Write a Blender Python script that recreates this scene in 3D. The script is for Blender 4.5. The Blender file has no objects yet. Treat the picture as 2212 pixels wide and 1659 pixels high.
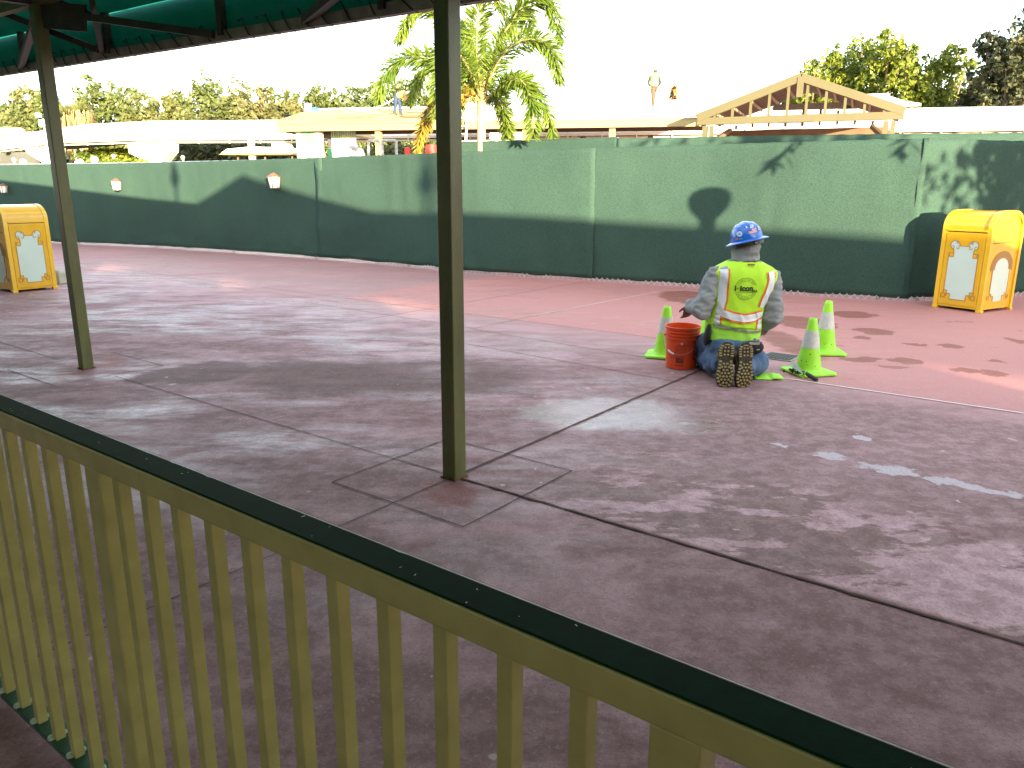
import bpy, bmesh, math, random
from mathutils import Vector, Matrix, noise, Euler
random.seed(7)
S = bpy.context.scene
COL = S.collection
R = math.radians

# ------------------------------------------------------------------ camera
FPX = 1661.0; CX, CY = 1106.0, 829.5; CAMH = 1.52
PITCH = math.atan2(FPX, 6530.0); ROLL = R(0.18)
fwd = Vector((0, math.cos(PITCH), -math.sin(PITCH))); up0 = Vector((0, math.sin(PITCH), math.cos(PITCH))); rt0 = Vector((1, 0, 0))
rt = rt0 * math.cos(ROLL) + up0 * math.sin(ROLL); up = -rt0 * math.sin(ROLL) + up0 * math.cos(ROLL)
CAM = Vector((0, 0, CAMH))
cam = bpy.data.cameras.new('camera'); camo = bpy.data.objects.new('camera', cam); COL.objects.link(camo)
m = Matrix.Identity(4)
for i in range(3):
    m[i][0] = rt[i]; m[i][1] = up[i]; m[i][2] = -fwd[i]; m[i][3] = CAM[i]
camo.matrix_world = m
cam.sensor_width = 36; cam.lens = 36 * FPX / 2212; cam.clip_start = 0.05; cam.clip_end = 2000
S.camera = camo
S.render.resolution_x = 1024; S.render.resolution_y = 768

# ------------------------------------------------------------------ light
SUN_AZ, SUN_EL = R(-22), R(7.0)          # direction the light travels (azimuth from +Y), elevation of the sun
sd = Vector((math.sin(SUN_AZ) * math.cos(SUN_EL), math.cos(SUN_AZ) * math.cos(SUN_EL), -math.sin(SUN_EL)))
sl = bpy.data.lights.new('sun', 'SUN'); sl.energy = 5.0; sl.angle = R(0.5); sl.color = (1.0, 0.80, 0.52)
so = bpy.data.objects.new('sun', sl); COL.objects.link(so)
so.rotation_euler = sd.to_track_quat('-Z', 'Y').to_euler()
W = bpy.data.worlds.new('World'); S.world = W; W.use_nodes = True
nt = W.node_tree; nt.nodes.clear()
out = nt.nodes.new('ShaderNodeOutputWorld'); bgn = nt.nodes.new('ShaderNodeBackground'); sky = nt.nodes.new('ShaderNodeTexSky')
sky.sky_type = 'NISHITA'; sky.sun_disc = False; sky.sun_elevation = SUN_EL
sky.sun_rotation = math.atan2(-sd.x, -sd.y)       # towards the sun
sky.air_density = 1.0; sky.dust_density = 1.2; sky.ozone_density = 1.0
tc = nt.nodes.new('ShaderNodeTexCoord'); mp = nt.nodes.new('ShaderNodeMapping'); mp.inputs['Scale'].default_value = (1.0, 1.0, 3.2)
nz = nt.nodes.new('ShaderNodeTexNoise'); nz.inputs['Scale'].default_value = 2.3; nz.inputs['Detail'].default_value = 6
cr = nt.nodes.new('ShaderNodeValToRGB'); cr.color_ramp.elements[0].position = 0.44; cr.color_ramp.elements[1].position = 0.64
mx = nt.nodes.new('ShaderNodeMix'); mx.data_type = 'RGBA'
mx.inputs[7].default_value = (4.6, 4.7, 4.8, 1)
nt.links.new(tc.outputs['Generated'], mp.inputs[0]); nt.links.new(mp.outputs[0], nz.inputs[0]); nt.links.new(nz.outputs[0], cr.inputs[0])
nt.links.new(cr.outputs[0], mx.inputs[0]); nt.links.new(sky.outputs[0], mx.inputs[6]); nt.links.new(mx.outputs[2], bgn.inputs[0])
bgn.inputs[1].default_value = 0.15
nt.links.new(bgn.outputs[0], out.inputs[0])
S.view_settings.view_transform = 'Standard'; S.view_settings.look = 'None'; S.view_settings.gamma = 1
S.view_settings.exposure = 2.5

# ------------------------------------------------------------------ measuring helpers
def ray(x, y): return rt * ((x - CX) / FPX) - up * ((y - CY) / FPX) + fwd
def gp(x, y, h=0.0):
    d = ray(x, y); return CAM + d * ((h - CAMH) / d.z)
def at(x, y, Y):
    d = ray(x, y); return CAM + d * (Y / d.y)
PA = Vector((-3.688, 6.49)); PD = Vector((3.378, -2.565)).normalized(); PN = Vector((-PD.y, PD.x))
def so2w(s, o, z=0.0): p = PA + PD * s + PN * o; return Vector((p.x, p.y, z))
def w2so(p): q = Vector((p[0], p[1])) - PA; return q.dot(PD), q.dot(PN)
ANG = math.atan2(PD.y, PD.x)
WALK = Matrix.Translation((PA.x, PA.y, 0)) @ Matrix.Rotation(ANG, 4, 'Z')

# ------------------------------------------------------------------ materials
MATS = {}
def mat(name, col, rough=0.6, var=0.15, scale=8.0, bump=0.0, bscale=60.0, metal=0.0, col2=None, trans=0.0, spec=0.5, stretch=(1, 1, 1), coat=0.0, detail=5):
    if name in MATS: return MATS[name]
    M = bpy.data.materials.new(name); M.use_nodes = True; n = M.node_tree; b = n.nodes['Principled BSDF']
    tcn = n.nodes.new('ShaderNodeTexCoord'); mpn = n.nodes.new('ShaderNodeMapping'); mpn.inputs['Scale'].default_value = stretch
    n.links.new(tcn.outputs['Object'], mpn.inputs[0])
    no = n.nodes.new('ShaderNodeTexNoise'); no.inputs['Scale'].default_value = scale; no.inputs['Detail'].default_value = detail
    n.links.new(mpn.outputs[0], no.inputs[0])
    r = n.nodes.new('ShaderNodeValToRGB'); r.color_ramp.elements[0].position = 0.32; r.color_ramp.elements[1].position = 0.68
    c2 = col2 or tuple(min(1, c * (1 + var)) for c in col); c1 = col if col2 else tuple(c * (1 - var) for c in col)
    r.color_ramp.elements[0].color = (*c1, 1); r.color_ramp.elements[1].color = (*c2, 1)
    n.links.new(no.outputs[0], r.inputs[0]); n.links.new(r.outputs[0], b.inputs['Base Color'])
    b.inputs['Roughness'].default_value = rough; b.inputs['Metallic'].default_value = metal; b.inputs['Specular IOR Level'].default_value = spec
    b.inputs['Coat Weight'].default_value = coat
    if bump:
        n2 = n.nodes.new('ShaderNodeTexNoise'); n2.inputs['Scale'].default_value = bscale; n2.inputs['Detail'].default_value = 3
        n.links.new(mpn.outputs[0], n2.inputs[0])
        bp = n.nodes.new('ShaderNodeBump'); bp.inputs['Strength'].default_value = bump; bp.inputs['Distance'].default_value = 0.01
        n.links.new(n2.outputs[0], bp.inputs['Height']); n.links.new(bp.outputs[0], b.inputs['Normal'])
    if trans:
        o = n.nodes['Material Output']; t = n.nodes.new('ShaderNodeBsdfTranslucent'); ms = n.nodes.new('ShaderNodeMixShader')
        n.links.new(r.outputs[0], t.inputs[0]); ms.inputs[0].default_value = trans
        n.links.new(b.outputs[0], ms.inputs[1]); n.links.new(t.outputs[0], ms.inputs[2]); n.links.new(ms.outputs[0], o.inputs[0])
    MATS[name] = M
    return M

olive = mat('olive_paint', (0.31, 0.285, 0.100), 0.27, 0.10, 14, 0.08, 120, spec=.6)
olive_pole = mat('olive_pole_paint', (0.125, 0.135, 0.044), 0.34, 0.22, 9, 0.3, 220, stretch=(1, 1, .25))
darkgreen = mat('dark_green_canopy_reflection', (0.002, 0.024, 0.008), 0.6, 0.2, 30, 0.03, 200, spec=.04)  # green canopy reflected in the olive rail top, put into the colour
canvas = mat('green_canopy_fabric', (0.0, 0.26, 0.19), 0.75, 0.12, 3, 0.1, 200, trans=0.45)
darksteel = mat('dark_painted_steel', (0.045, 0.038, 0.024), 0.45, 0.3, 12)
tan_trim = mat('tan_painted_trim', (0.27, 0.235, 0.11), 0.55, 0.05, 1.2)
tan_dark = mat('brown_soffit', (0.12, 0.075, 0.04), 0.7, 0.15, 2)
white_roof = mat('white_metal_roof', (0.74, 0.74, 0.72), 0.5, 0.05, 0.7)
white_paint = mat('white_paint', (0.72, 0.70, 0.66), 0.5, 0.05, 3)
cream = mat('cream_paint', (0.60, 0.54, 0.42), 0.6, 0.06, 2)
osb = mat('oriented_strand_board', (0.34, 0.25, 0.085), 0.8, 0.25, 0.8, col2=(0.48, 0.37, 0.15))
yellow = mat('yellow_gloss_paint', (0.74, 0.41, 0.010), 0.22, 0.06, 5, 0.05, 60, coat=0.5)
yellow_trim = mat('yellow_edge_paint', (0.78, 0.46, 0.020), 0.25, 0.05, 5, coat=0.5)
mint = mat('pale_mint_panel', (0.56, 0.68, 0.58), 0.35, 0.03, 3, coat=.3)
scroll_brown = mat('brown_scroll_paint', (0.42, 0.20, 0.035), 0.4, 0.05, 5)
arch_brown = mat('bronze_arch_paint', (0.33, 0.17, 0.03), 0.4, 0.08, 5)
black = mat('black_rubber', (0.015, 0.015, 0.016), 0.6, 0.2, 20)
steel = mat('galvanised_steel', (0.45, 0.45, 0.44), 0.35, 0.1, 30, metal=0.8)
bark = mat('grey_bark', (0.16, 0.12, 0.085), 0.9, 0.3, 3, 0.6, 12)

# ------------------------------------------------------------------ mesh helpers
class MB:
    def __init__(s): s.v = []; s.f = []; s.m = []; s.mi = 0
    def add(s, vs, fs):
        o = len(s.v); s.v += [Vector(v) for v in vs]; s.f += [tuple(i + o for i in f) for f in fs]; s.m += [s.mi] * len(fs)
    def box(s, c, d, rot=None):
        c = Vector(c); vs = []
        for x in (-.5, .5):
            for y in (-.5, .5):
                for z in (-.5, .5):
                    v = Vector((x * d[0], y * d[1], z * d[2]))
                    if rot is not None: v = rot @ v
                    vs.append(c + v)
        s.add(vs, [(0, 1, 3, 2), (4, 6, 7, 5), (0, 4, 5, 1), (2, 3, 7, 6), (0, 2, 6, 4), (1, 5, 7, 3)])
    def beam(s, a, b, w, h, upv=(0, 0, 1)):
        a = Vector(a); b = Vector(b); d = (b - a); L = d.length
        if L < 1e-6: return
        d.normalize(); u = Vector(upv)
        if abs(d.dot(u)) > .98: u = Vector((0, 1, 0)) if abs(d.y) < .9 else Vector((1, 0, 0))
        sx = d.cross(u).normalized(); u = sx.cross(d)
        s.box((a + b) / 2, (L, w, h), Matrix((d, sx, u)).transposed())
    def tube(s, pts, rad, n=8, caps=True):
        pts = [Vector(p) for p in pts]
        if not hasattr(rad, '__len__'): rad = [rad] * len(pts)
        vs = []; fs = []; ref = None
        for i, p in enumerate(pts):
            d = (pts[min(i + 1, len(pts) - 1)] - pts[max(i - 1, 0)]).normalized()
            if ref is None: ref = Vector((0, 0, 1)) if abs(d.z) < .9 else Vector((0, 1, 0))
            sx = d.cross(ref).normalized(); u = sx.cross(d).normalized(); ref = u
            r = rad[i]; ra, rb = (r if hasattr(r, '__len__') else (r, r))
            for k in range(n):
                a = 2 * math.pi * k / n; vs.append(p + sx * (math.cos(a) * ra) + u * (math.sin(a) * rb))
        for i in range(len(pts) - 1):
            for k in range(n): fs.append((i * n + k, i * n + (k + 1) % n, (i + 1) * n + (k + 1) % n, (i + 1) * n + k))
        if caps: fs.append(tuple(range(n - 1, -1, -1))); fs.append(tuple((len(pts) - 1) * n + k for k in range(n)))
        s.add(vs, fs)
    def lathe(s, prof, c=(0, 0, 0), n=24, rot=None, sx=1, sy=1):
        c = Vector(c); vs = []; fs = []
        for r, z in prof:
            for k in range(n):
                a = 2 * math.pi * k / n; v = Vector((r * math.cos(a) * sx, r * math.sin(a) * sy, z))
                if rot is not None: v = rot @ v
                vs.append(c + v)
        for i in range(len(prof) - 1):
            for k in range(n): fs.append((i * n + k, i * n + (k + 1) % n, (i + 1) * n + (k + 1) % n, (i + 1) * n + k))
        if prof[0][0] > 1e-4: fs.append(tuple(range(n - 1, -1, -1)))
        if prof[-1][0] > 1e-4: fs.append(tuple((len(prof) - 1) * n + k for k in range(n)))
        s.add(vs, fs)
    def prism(s, poly, fn0, fn1):
        n = len(poly); vs = [fn0(p) for p in poly] + [fn1(p) for p in poly]
        s.add(vs, [tuple(range(n - 1, -1, -1)), tuple(range(n, 2 * n))] + [(i, (i + 1) % n, n + (i + 1) % n, n + i) for i in range(n)])
    def build(s, name, mt, parent=None, smooth=False, bevel=0, mw=None):
        me = bpy.data.meshes.new(name); me.from_pydata([tuple(v) for v in s.v], [], s.f)
        mts = mt if isinstance(mt, (list, tuple)) else [mt]
        for q in mts: me.materials.append(q)
        if len(mts) > 1: me.polygons.foreach_set('material_index', s.m)
        bm = bmesh.new(); bm.from_mesh(me); bmesh.ops.recalc_face_normals(bm, faces=bm.faces)
        bm.to_mesh(me); bm.free()
        if smooth:
            me.polygons.foreach_set('use_smooth', [True] * len(me.polygons))
            if smooth != 'all': me.set_sharp_from_angle(angle=R(40))
        o = bpy.data.objects.new(name, me); COL.objects.link(o)
        if parent: o.parent = parent
        if mw is not None: o.matrix_world = mw
        if bevel:
            bv = o.modifiers.new('bevel', 'BEVEL'); bv.width = bevel; bv.segments = 2; bv.limit_method = 'ANGLE'
        return o
def tag(o, label=None, cat=None, group=None, kind=None):
    if label: o['label'] = label
    if cat: o['category'] = cat
    if group: o['group'] = group
    if kind: o['kind'] = kind
    return o
def empty(name, loc=(0, 0, 0), rz=0, label=None, cat=None, group=None, mw=None):
    o = bpy.data.objects.new(name, None); COL.objects.link(o); o.location = loc; o.rotation_euler = (0, 0, rz); o.empty_display_size = .2
    if mw is not None: o.matrix_world = mw
    return tag(o, label, cat, group)
def one(mb, name, mt, label, cat, group=None, **k): return tag(mb.build(name, mt, **k), label, cat, group)
def copy_tree(o, parent=None):
    c = o.copy(); COL.objects.link(c); c.parent = parent
    for ch in list(o.children): copy_tree(ch, c)
    return c
def baked(o):
    "evaluate modifiers into a plain mesh"
    bpy.context.view_layer.update()
    dg = bpy.context.evaluated_depsgraph_get(); me = bpy.data.meshes.new_from_object(o.evaluated_get(dg))
    o.modifiers.clear(); o.data = me
    return o
def remeshed(o, vox, smooth_it=4, wr=0.0, wscale=8.0, seed=0, sub=None, stretch=(1, 1, 1)):
    r = o.modifiers.new('r', 'REMESH'); r.mode = 'VOXEL'; r.voxel_size = vox; r.use_smooth_shade = True
    q = o.modifiers.new('s', 'SMOOTH'); q.factor = .5; q.iterations = smooth_it
    baked(o); me = o.data
    if wr:
        ns = [v.normal.copy() for v in me.vertices]
        for v, n_ in zip(me.vertices, ns):
            c = Vector((v.co.x * stretch[0], v.co.y * stretch[1], v.co.z * stretch[2])) * wscale + Vector((seed, seed * 2, 0))
            f = 1 - abs(noise.noise(c)) * 2.2; g = noise.noise(c * 2.3)
            v.co += n_ * wr * (f * .7 + g * .5)
    me.polygons.foreach_set('use_smooth', [True] * len(me.polygons))
    return o

# ================================================================== SETTING: ground
def ground_material():
    M = bpy.data.materials.new('red_tinted_concrete'); M.use_nodes = True; n = M.node_tree; b = n.nodes['Principled BSDF']
    L = n.links.new
    def N(t, **k):
        q = n.nodes.new('ShaderNode' + t)
        for a, v in k.items(): setattr(q, a, v)
        return q
    def math_(op, a, b_=None, c=None, clamp=False):
        q = N('Math', operation=op, use_clamp=clamp)
        for i, v in enumerate((a, b_, c)):
            if v is None: continue
            if isinstance(v, (int, float)): q.inputs[i].default_value = v
            else: L(v, q.inputs[i])
        return q.outputs[0]
    def sstep(v, lo, hi):
        q = N('MapRange', interpolation_type='SMOOTHSTEP'); L(v, q.inputs[0]); q.inputs[1].default_value = lo; q.inputs[2].default_value = hi
        return q.outputs[0]
    def mixc(f, a, b_):
        q = N('Mix', data_type='RGBA')
        if isinstance(f, float): q.inputs[0].default_value = f
        else: L(f, q.inputs[0])
        for i, v in ((6, a), (7, b_)):
            if isinstance(v, tuple): q.inputs[i].default_value = (*v, 1)
            else: L(v, q.inputs[i])
        return q.outputs[2]
    geo = N('NewGeometry'); P = geo.outputs['Position']
    def nse(sc, det=6, rough=.55, vec=None, stretch=None, off=(0, 0, 0)):
        mp_ = N('Mapping'); L(vec or P, mp_.inputs[0]); mp_.inputs['Location'].default_value = off
        if stretch: mp_.inputs['Scale'].default_value = stretch
        q = N('TexNoise'); q.inputs['Scale'].default_value = sc; q.inputs['Detail'].default_value = det; q.inputs['Roughness'].default_value = rough
        L(mp_.outputs[0], q.inputs[0]); return q
    # distorted position for the stain outlines
    nd = nse(1.7, 6, .62)
    vs = N('VectorMath', operation='SUBTRACT'); L(nd.outputs['Color'], vs.inputs[0]); vs.inputs[1].default_value = (.5, .5, .5)
    vm = N('VectorMath', operation='SCALE'); L(vs.outputs[0], vm.inputs[0]); vm.inputs['Scale'].default_value = .9
    va = N('VectorMath', operation='ADD'); L(P, va.inputs[0]); L(vm.outputs[0], va.inputs[1]); DP = va.outputs[0]
    nd2 = nse(5.0, 5, .6)
    vs2 = N('VectorMath', operation='SUBTRACT'); L(nd2.outputs['Color'], vs2.inputs[0]); vs2.inputs[1].default_value = (.5, .5, .5)
    vm2 = N('VectorMath', operation='SCALE'); L(vs2.outputs[0], vm2.inputs[0]); vm2.inputs['Scale'].default_value = .34
    va2 = N('VectorMath', operation='ADD'); L(P, va2.inputs[0]); L(vm2.outputs[0], va2.inputs[1]); DP2 = va2.outputs[0]
    def ell(x0, y0, x1, y1, soft=.45, rz=0.0, src=None, sc=1.0, fy=1.0):
        "soft-edged stain whose outline spans the given stretch of paving"
        c0 = gp((x0 + x1) / 2, (y0 + y1) / 2); rx = (gp(x1, (y0 + y1) / 2) - gp(x0, (y0 + y1) / 2)).length / 2 * sc; ry = (gp((x0 + x1) / 2, y0) - gp((x0 + x1) / 2, y1)).length / 2 * sc
        mp_ = N('Mapping', vector_type='TEXTURE'); L(src or DP, mp_.inputs[0]); mp_.inputs['Location'].default_value = (c0.x, c0.y, 0)
        mp_.inputs['Rotation'].default_value = (0, 0, rz); mp_.inputs['Scale'].default_value = (rx, ry * fy, 1)
        l = N('VectorMath', operation='LENGTH'); L(mp_.outputs[0], l.inputs[0])
        return sstep(l.outputs['Value'], 1.0 + soft * .5, 1.0 - soft * .5)
    def mx_(lst):
        o_ = lst[0]
        for q in lst[1:]: o_ = math_('MAXIMUM', o_, q)
        return o_
    # walk coordinates
    mpw = N('Mapping', vector_type='TEXTURE'); L(P, mpw.inputs[0]); mpw.inputs['Location'].default_value = (PA.x, PA.y, 0); mpw.inputs['Rotation'].default_value = (0, 0, ANG)
    sp = N('SeparateXYZ'); L(mpw.outputs[0], sp.inputs[0]); s_, o_ = sp.outputs[0], sp.outputs[1]
    big = nse(.55, 7, .6); mid = nse(2.2, 8, .65, stretch=(.6, 1.3, 1)); fine = nse(26, 6, .7); grain = nse(170, 3, .7); vbig = nse(.22, 4, .5, off=(3, 7, 0))
    # zones
    far = sstep(o_, 2.2, 4.3)                                    # newer, smoother, pinker paving towards the fence
    new = math_('MULTIPLY', sstep(o_, 3.33, 3.37), sstep(s_, 4.78, 4.86))   # fresh pour beside the string line
    new2 = math_('MULTIPLY', sstep(o_, 4.28, 4.32), sstep(s_, -1.8, -1.7))
    light = sstep(math_('ADD', math_('MULTIPLY', big.outputs[0], .55), math_('MULTIPLY', mid.outputs[0], .5)), .49, .60)
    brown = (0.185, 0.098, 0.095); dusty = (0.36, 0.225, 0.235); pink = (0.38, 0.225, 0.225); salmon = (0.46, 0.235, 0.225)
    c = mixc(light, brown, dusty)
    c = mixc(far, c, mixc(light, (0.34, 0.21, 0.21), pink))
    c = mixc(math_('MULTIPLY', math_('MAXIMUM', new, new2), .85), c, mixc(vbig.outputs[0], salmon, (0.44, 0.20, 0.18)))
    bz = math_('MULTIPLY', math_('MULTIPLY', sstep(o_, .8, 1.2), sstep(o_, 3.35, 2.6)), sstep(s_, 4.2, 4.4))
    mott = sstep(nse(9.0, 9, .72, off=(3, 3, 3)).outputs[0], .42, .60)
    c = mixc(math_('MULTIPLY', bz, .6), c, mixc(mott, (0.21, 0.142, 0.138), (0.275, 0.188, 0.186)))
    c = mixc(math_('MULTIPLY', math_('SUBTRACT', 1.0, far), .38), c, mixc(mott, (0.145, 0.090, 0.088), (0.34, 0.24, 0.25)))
    pale = math_('MULTIPLY', math_('MULTIPLY', sstep(o_, 1.2, 2.4), sstep(o_, 4.6, 3.6)), sstep(s_, 4.4, 1.5))
    c = mixc(math_('MULTIPLY', math_('MULTIPLY', pale, sstep(mid.outputs[0], .38, .6)), .55), c, (0.43, 0.325, 0.355))
    # scuffed pale band beside the joint, with dark scrapes in it
    band = math_('MULTIPLY', sstep(math_('ADD', o_, math_('MULTIPLY', math_('SUBTRACT', mid.outputs[0], .5), 1.6)), 1.15, .75), math_('MULTIPLY', sstep(o_, .02, .05), sstep(s_, 4.3, 5.3)))
    scr = sstep(nse(2.8, 13, .66, off=(4, 1, 2), stretch=(.6, 1.2, 1)).outputs[0], .485, .525)
    c = mixc(math_('MULTIPLY', band, .85), c, mixc(scr, mixc(mott, (0.36, 0.235, 0.25), (0.52, 0.37, 0.39)), mixc(mott, (0.165, 0.105, 0.098), (0.25, 0.17, 0.16))))
    # damp dark stains
    damp = mx_([ell(500, 772, 1180, 850, .6), ell(330, 780, 560, 830), ell(1290, 690, 2000, 790, sc=.01)])
    c = mixc(math_('MULTIPLY', damp, .7), c, (0.105, 0.075, 0.068))
    dd = mx_([ell(1425, 628, 1560, 656, .15, src=DP2), ell(1680, 684, 1800, 712, .15, src=DP2), ell(1790, 672, 1890, 686, .15, src=DP2), ell(1660, 710, 1745, 770, .4, src=DP2), ell(1850, 708, 1925, 722, .15, src=DP2),
              ell(1815, 770, 1905, 782, .2, src=DP2), ell(2060, 795, 2110, 806, .2, src=DP2), ell(2120, 800, 2170, 812, .2, src=DP2), ell(2030, 742, 2080, 752, .2, src=DP2), ell(1930, 775, 1990, 786, .2, src=DP2),
              ell(2180, 730, 2212, 742, .2, src=DP2), ell(1840, 725, 1880, 733, .2, src=DP2), ell(2140, 775, 2170, 782, .2, src=DP2), ell(1960, 740, 2000, 747, .2, src=DP2)])
    spots = sstep(nse(3.4, 3, .5, off=(9, 2, 0), stretch=(.6, 1, 1)).outputs[0], .665, .70)
    dd = math_('MAXIMUM', dd, math_('MULTIPLY', math_('MULTIPLY', spots, new), .8))
    c = mixc(math_('MULTIPLY', dd, .78), c, (0.19, 0.068, 0.045))
    rust = mx_([ell(155, 775, 215, 815, .9, sc=1.1), ell(925, 1030, 1030, 1085, .9)])
    c = mixc(math_('MULTIPLY', rust, .55), c, (0.22, 0.065, 0.045))
    # thin standing water; sky sheen of the wet strip painted as pale dashes
    wet = mx_([ell(1130, 858, 1480, 925, .35, src=DP2), ell(1420, 905, 1560, 935, .6, src=DP2)])
    dash = mx_([ell(1465, 912, 1500, 922, .3, src=DP2, rz=-.3, fy=.42), ell(1665, 956, 1702, 970, .3, src=DP2, rz=-.4, fy=.42), ell(1752, 974, 1832, 998, .35, src=DP2, rz=-.55, fy=.42), ell(1868, 998, 1985, 1034, .3, src=DP2, rz=-.55, fy=.42),
                ell(2005, 1028, 2110, 1058, .3, src=DP2, rz=-.55, fy=.42), ell(2085, 1046, 2195, 1078, .3, src=DP2, rz=-.55, fy=.42), ell(1840, 935, 1876, 948, .3, src=DP2)])
    c = mixc(math_('MULTIPLY', dash, .8), c, (0.46, 0.45, 0.48))
    # fine speckle and grit
    grit = nse(70, 4, .75, off=(2, 2, 2))
    c = mixc(math_('MULTIPLY', sstep(grit.outputs[0], .52, .64), .40), c, (0.075, 0.048, 0.045))
    c = mixc(math_('MULTIPLY', sstep(nse(48, 5, .75, off=(6, 1, 2)).outputs[0], .55, .66), .35), c, (0.42, 0.33, 0.34))
    c = mixc(math_('MULTIPLY', sstep(grain.outputs[0], .52, .70), .30), c, (0.055, 0.035, 0.033))
    c = mixc(math_('MULTIPLY', sstep(fine.outputs[0], .56, .72), math_('SUBTRACT', .36, math_('MULTIPLY', far, .28))), c, (0.40, 0.30, 0.30))
    chips = sstep(nse(9.0, 2, .5, off=(1, 5, 3)).outputs[0], .735, .75)
    c = mixc(math_('MULTIPLY', chips, .6), c, (0.50, 0.42, 0.38))
    gm = N('Mix', data_type='RGBA', blend_type='MULTIPLY'); gm.inputs[0].default_value = 1.0; L(c, gm.inputs[6]); gm.inputs[7].default_value = (1.18, 1.04, 1.02, 1); c = gm.outputs[2]
    L(c, b.inputs['Base Color'])
    # gloss: still damp from washing in drifting patches
    w1 = sstep(nse(.48, 7, .62, stretch=(.75, 1.5, 1), off=(2.3, .4, 0)).outputs[0], .40, .57)
    zone = math_('MULTIPLY', sstep(o_, -2.2, -.8), math_('SUBTRACT', 1.0, math_('MULTIPLY', sstep(o_, 4.2, 5.5), .35)))
    film = math_('MULTIPLY', math_('MULTIPLY', math_('MULTIPLY', w1, sstep(s_, 6.5, 3.0)), zone), math_('SUBTRACT', 1.0, math_('MULTIPLY', damp, .8)))
    shine = math_('MULTIPLY', mx_([ell(140, 628, 260, 660, .8), ell(520, 640, 760, 720, .9), ell(900, 780, 1000, 820, .9), ell(400, 920, 900, 985, .9)]), .8)
    film = math_('MAXIMUM', film, shine)
    fbrk = nse(3.6, 9, .68, stretch=(.5, 1.6, 1), off=(7, 3, 1))
    film = math_('MULTIPLY', film, math_('MULTIPLY', sstep(fbrk.outputs[0], .36, .60), 1.0), None, True)
    film = math_('MULTIPLY', film, math_('ADD', .55, math_('MULTIPLY', sstep(fine.outputs[0], .40, .62), .45)), None, True)
    rough = math_('SUBTRACT', math_('SUBTRACT', .78, math_('MULTIPLY', far, .12)), math_('MULTIPLY', film, .50))
    rough = math_('ADD', rough, math_('MULTIPLY', math_('SUBTRACT', fine.outputs[0], .5), .35))
    rough = math_('SUBTRACT', rough, math_('MULTIPLY', wet, .46))
    rough = math_('SUBTRACT', rough, math_('MULTIPLY', damp, -.12))
    rough = math_('MAXIMUM', rough, .17)
    L(rough, b.inputs['Roughness'])
    L(math_('ADD', .30, math_('MULTIPLY', math_('MAXIMUM', film, wet), .70)), b.inputs['Specular IOR Level'])
    hgt = math_('ADD', math_('MULTIPLY', fine.outputs[0], .5), math_('MULTIPLY', grain.outputs[0], .35))
    broom = nse(55, 2, .5, stretch=(1, .12, 1))
    hgt = math_('ADD', hgt, math_('MULTIPLY', broom.outputs[0], .25))
    bp = N('Bump'); bp.inputs['Distance'].default_value = .006; L(hgt, bp.inputs['Height'])
    L(math_('SUBTRACT', math_('SUBTRACT', .75, math_('MULTIPLY', far, .5)), math_('MULTIPLY', wet, .45)), bp.inputs['Strength'])
    L(bp.outputs[0], b.inputs['Normal'])
    return M
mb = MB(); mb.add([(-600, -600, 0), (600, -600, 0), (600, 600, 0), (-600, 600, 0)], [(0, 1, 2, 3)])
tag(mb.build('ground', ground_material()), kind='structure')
mb = MB(); mb.add([(-90, 46, .004), (-14, 46, .004), (-14, 120, .004), (-90, 120, .004)], [(0, 1, 2, 3)])
tag(mb.build('lawn', mat('lawn_green', (0.05, 0.11, 0.02), .9, .3, 1.5)), kind='structure')
mb = MB(); mb.add([(-14, 60, .004), (90, 60, .004), (90, 160, .004), (-14, 160, .004)], [(0, 1, 2, 3)])
tag(mb.build('verge', mat('lawn_green', (0.05, 0.11, 0.02))), kind='structure')

def strip(mb, pts, w, z=.004, jit=.0, step=.06, n2=22):
    for a, b in zip(pts[:-1], pts[1:]):
        a = Vector((a[0], a[1])); b = Vector((b[0], b[1])); d = b - a; L_ = d.length; d.normalize(); nn = Vector((-d.y, d.x)); k = max(1, int(L_ / step))
        vs = []
        for i in range(k + 1):
            t = i / k; p = a + (b - a) * t; q = p * n2
            ja = jit * noise.noise(Vector((q.x, q.y, 0))); jb = jit * noise.noise(Vector((q.x, q.y, 9)))
            vs += [(*(p + nn * (w / 2 + ja)), z), (*(p - nn * (w / 2 + jb)), z)]
        mb.add(vs, [(2 * i, 2 * i + 1, 2 * i + 3, 2 * i + 2) for i in range(k)])
def SO(s, o): p = so2w(s, o); return (p.x, p.y)
jd = mat('joint_dirt', (0.030, 0.014, 0.010), .95, .5, 20); jr = mat('joint_filler_rust', (0.13, 0.045, 0.018), .85, .4, 12, col2=(0.05, .02, .012)); jl = mat('hairline_joint', (0.075, 0.045, 0.042), .95, .3, 12)
mb = MB()
strip(mb, [SO(4.24, .06), SO(4.24, 3.33)], .015, .004, .008)
strip(mb, [SO(4.28, 0), SO(14, 0)], .017, .004, .014)
tag(mb.build('expansion_joint', jr), kind='structure')
mb = MB()
strip(mb, [SO(4.255, .06), SO(4.255, 3.33)], .006, .005, .003)
strip(mb, [SO(4.28, -.004), SO(14, -.004)], .008, .005, .006)
for s0 in (4.24, 0, -4.24):
    q = .46 if s0 else .45
    strip(mb, [SO(s0 - q, -q), SO(s0 + q, -q), SO(s0 + q, q), SO(s0 - q, q), SO(s0 - q, -q)], .007, .005, .003)
tag(mb.build('saw_cut_joint', jd), kind='structure')
mb = MB()
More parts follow.
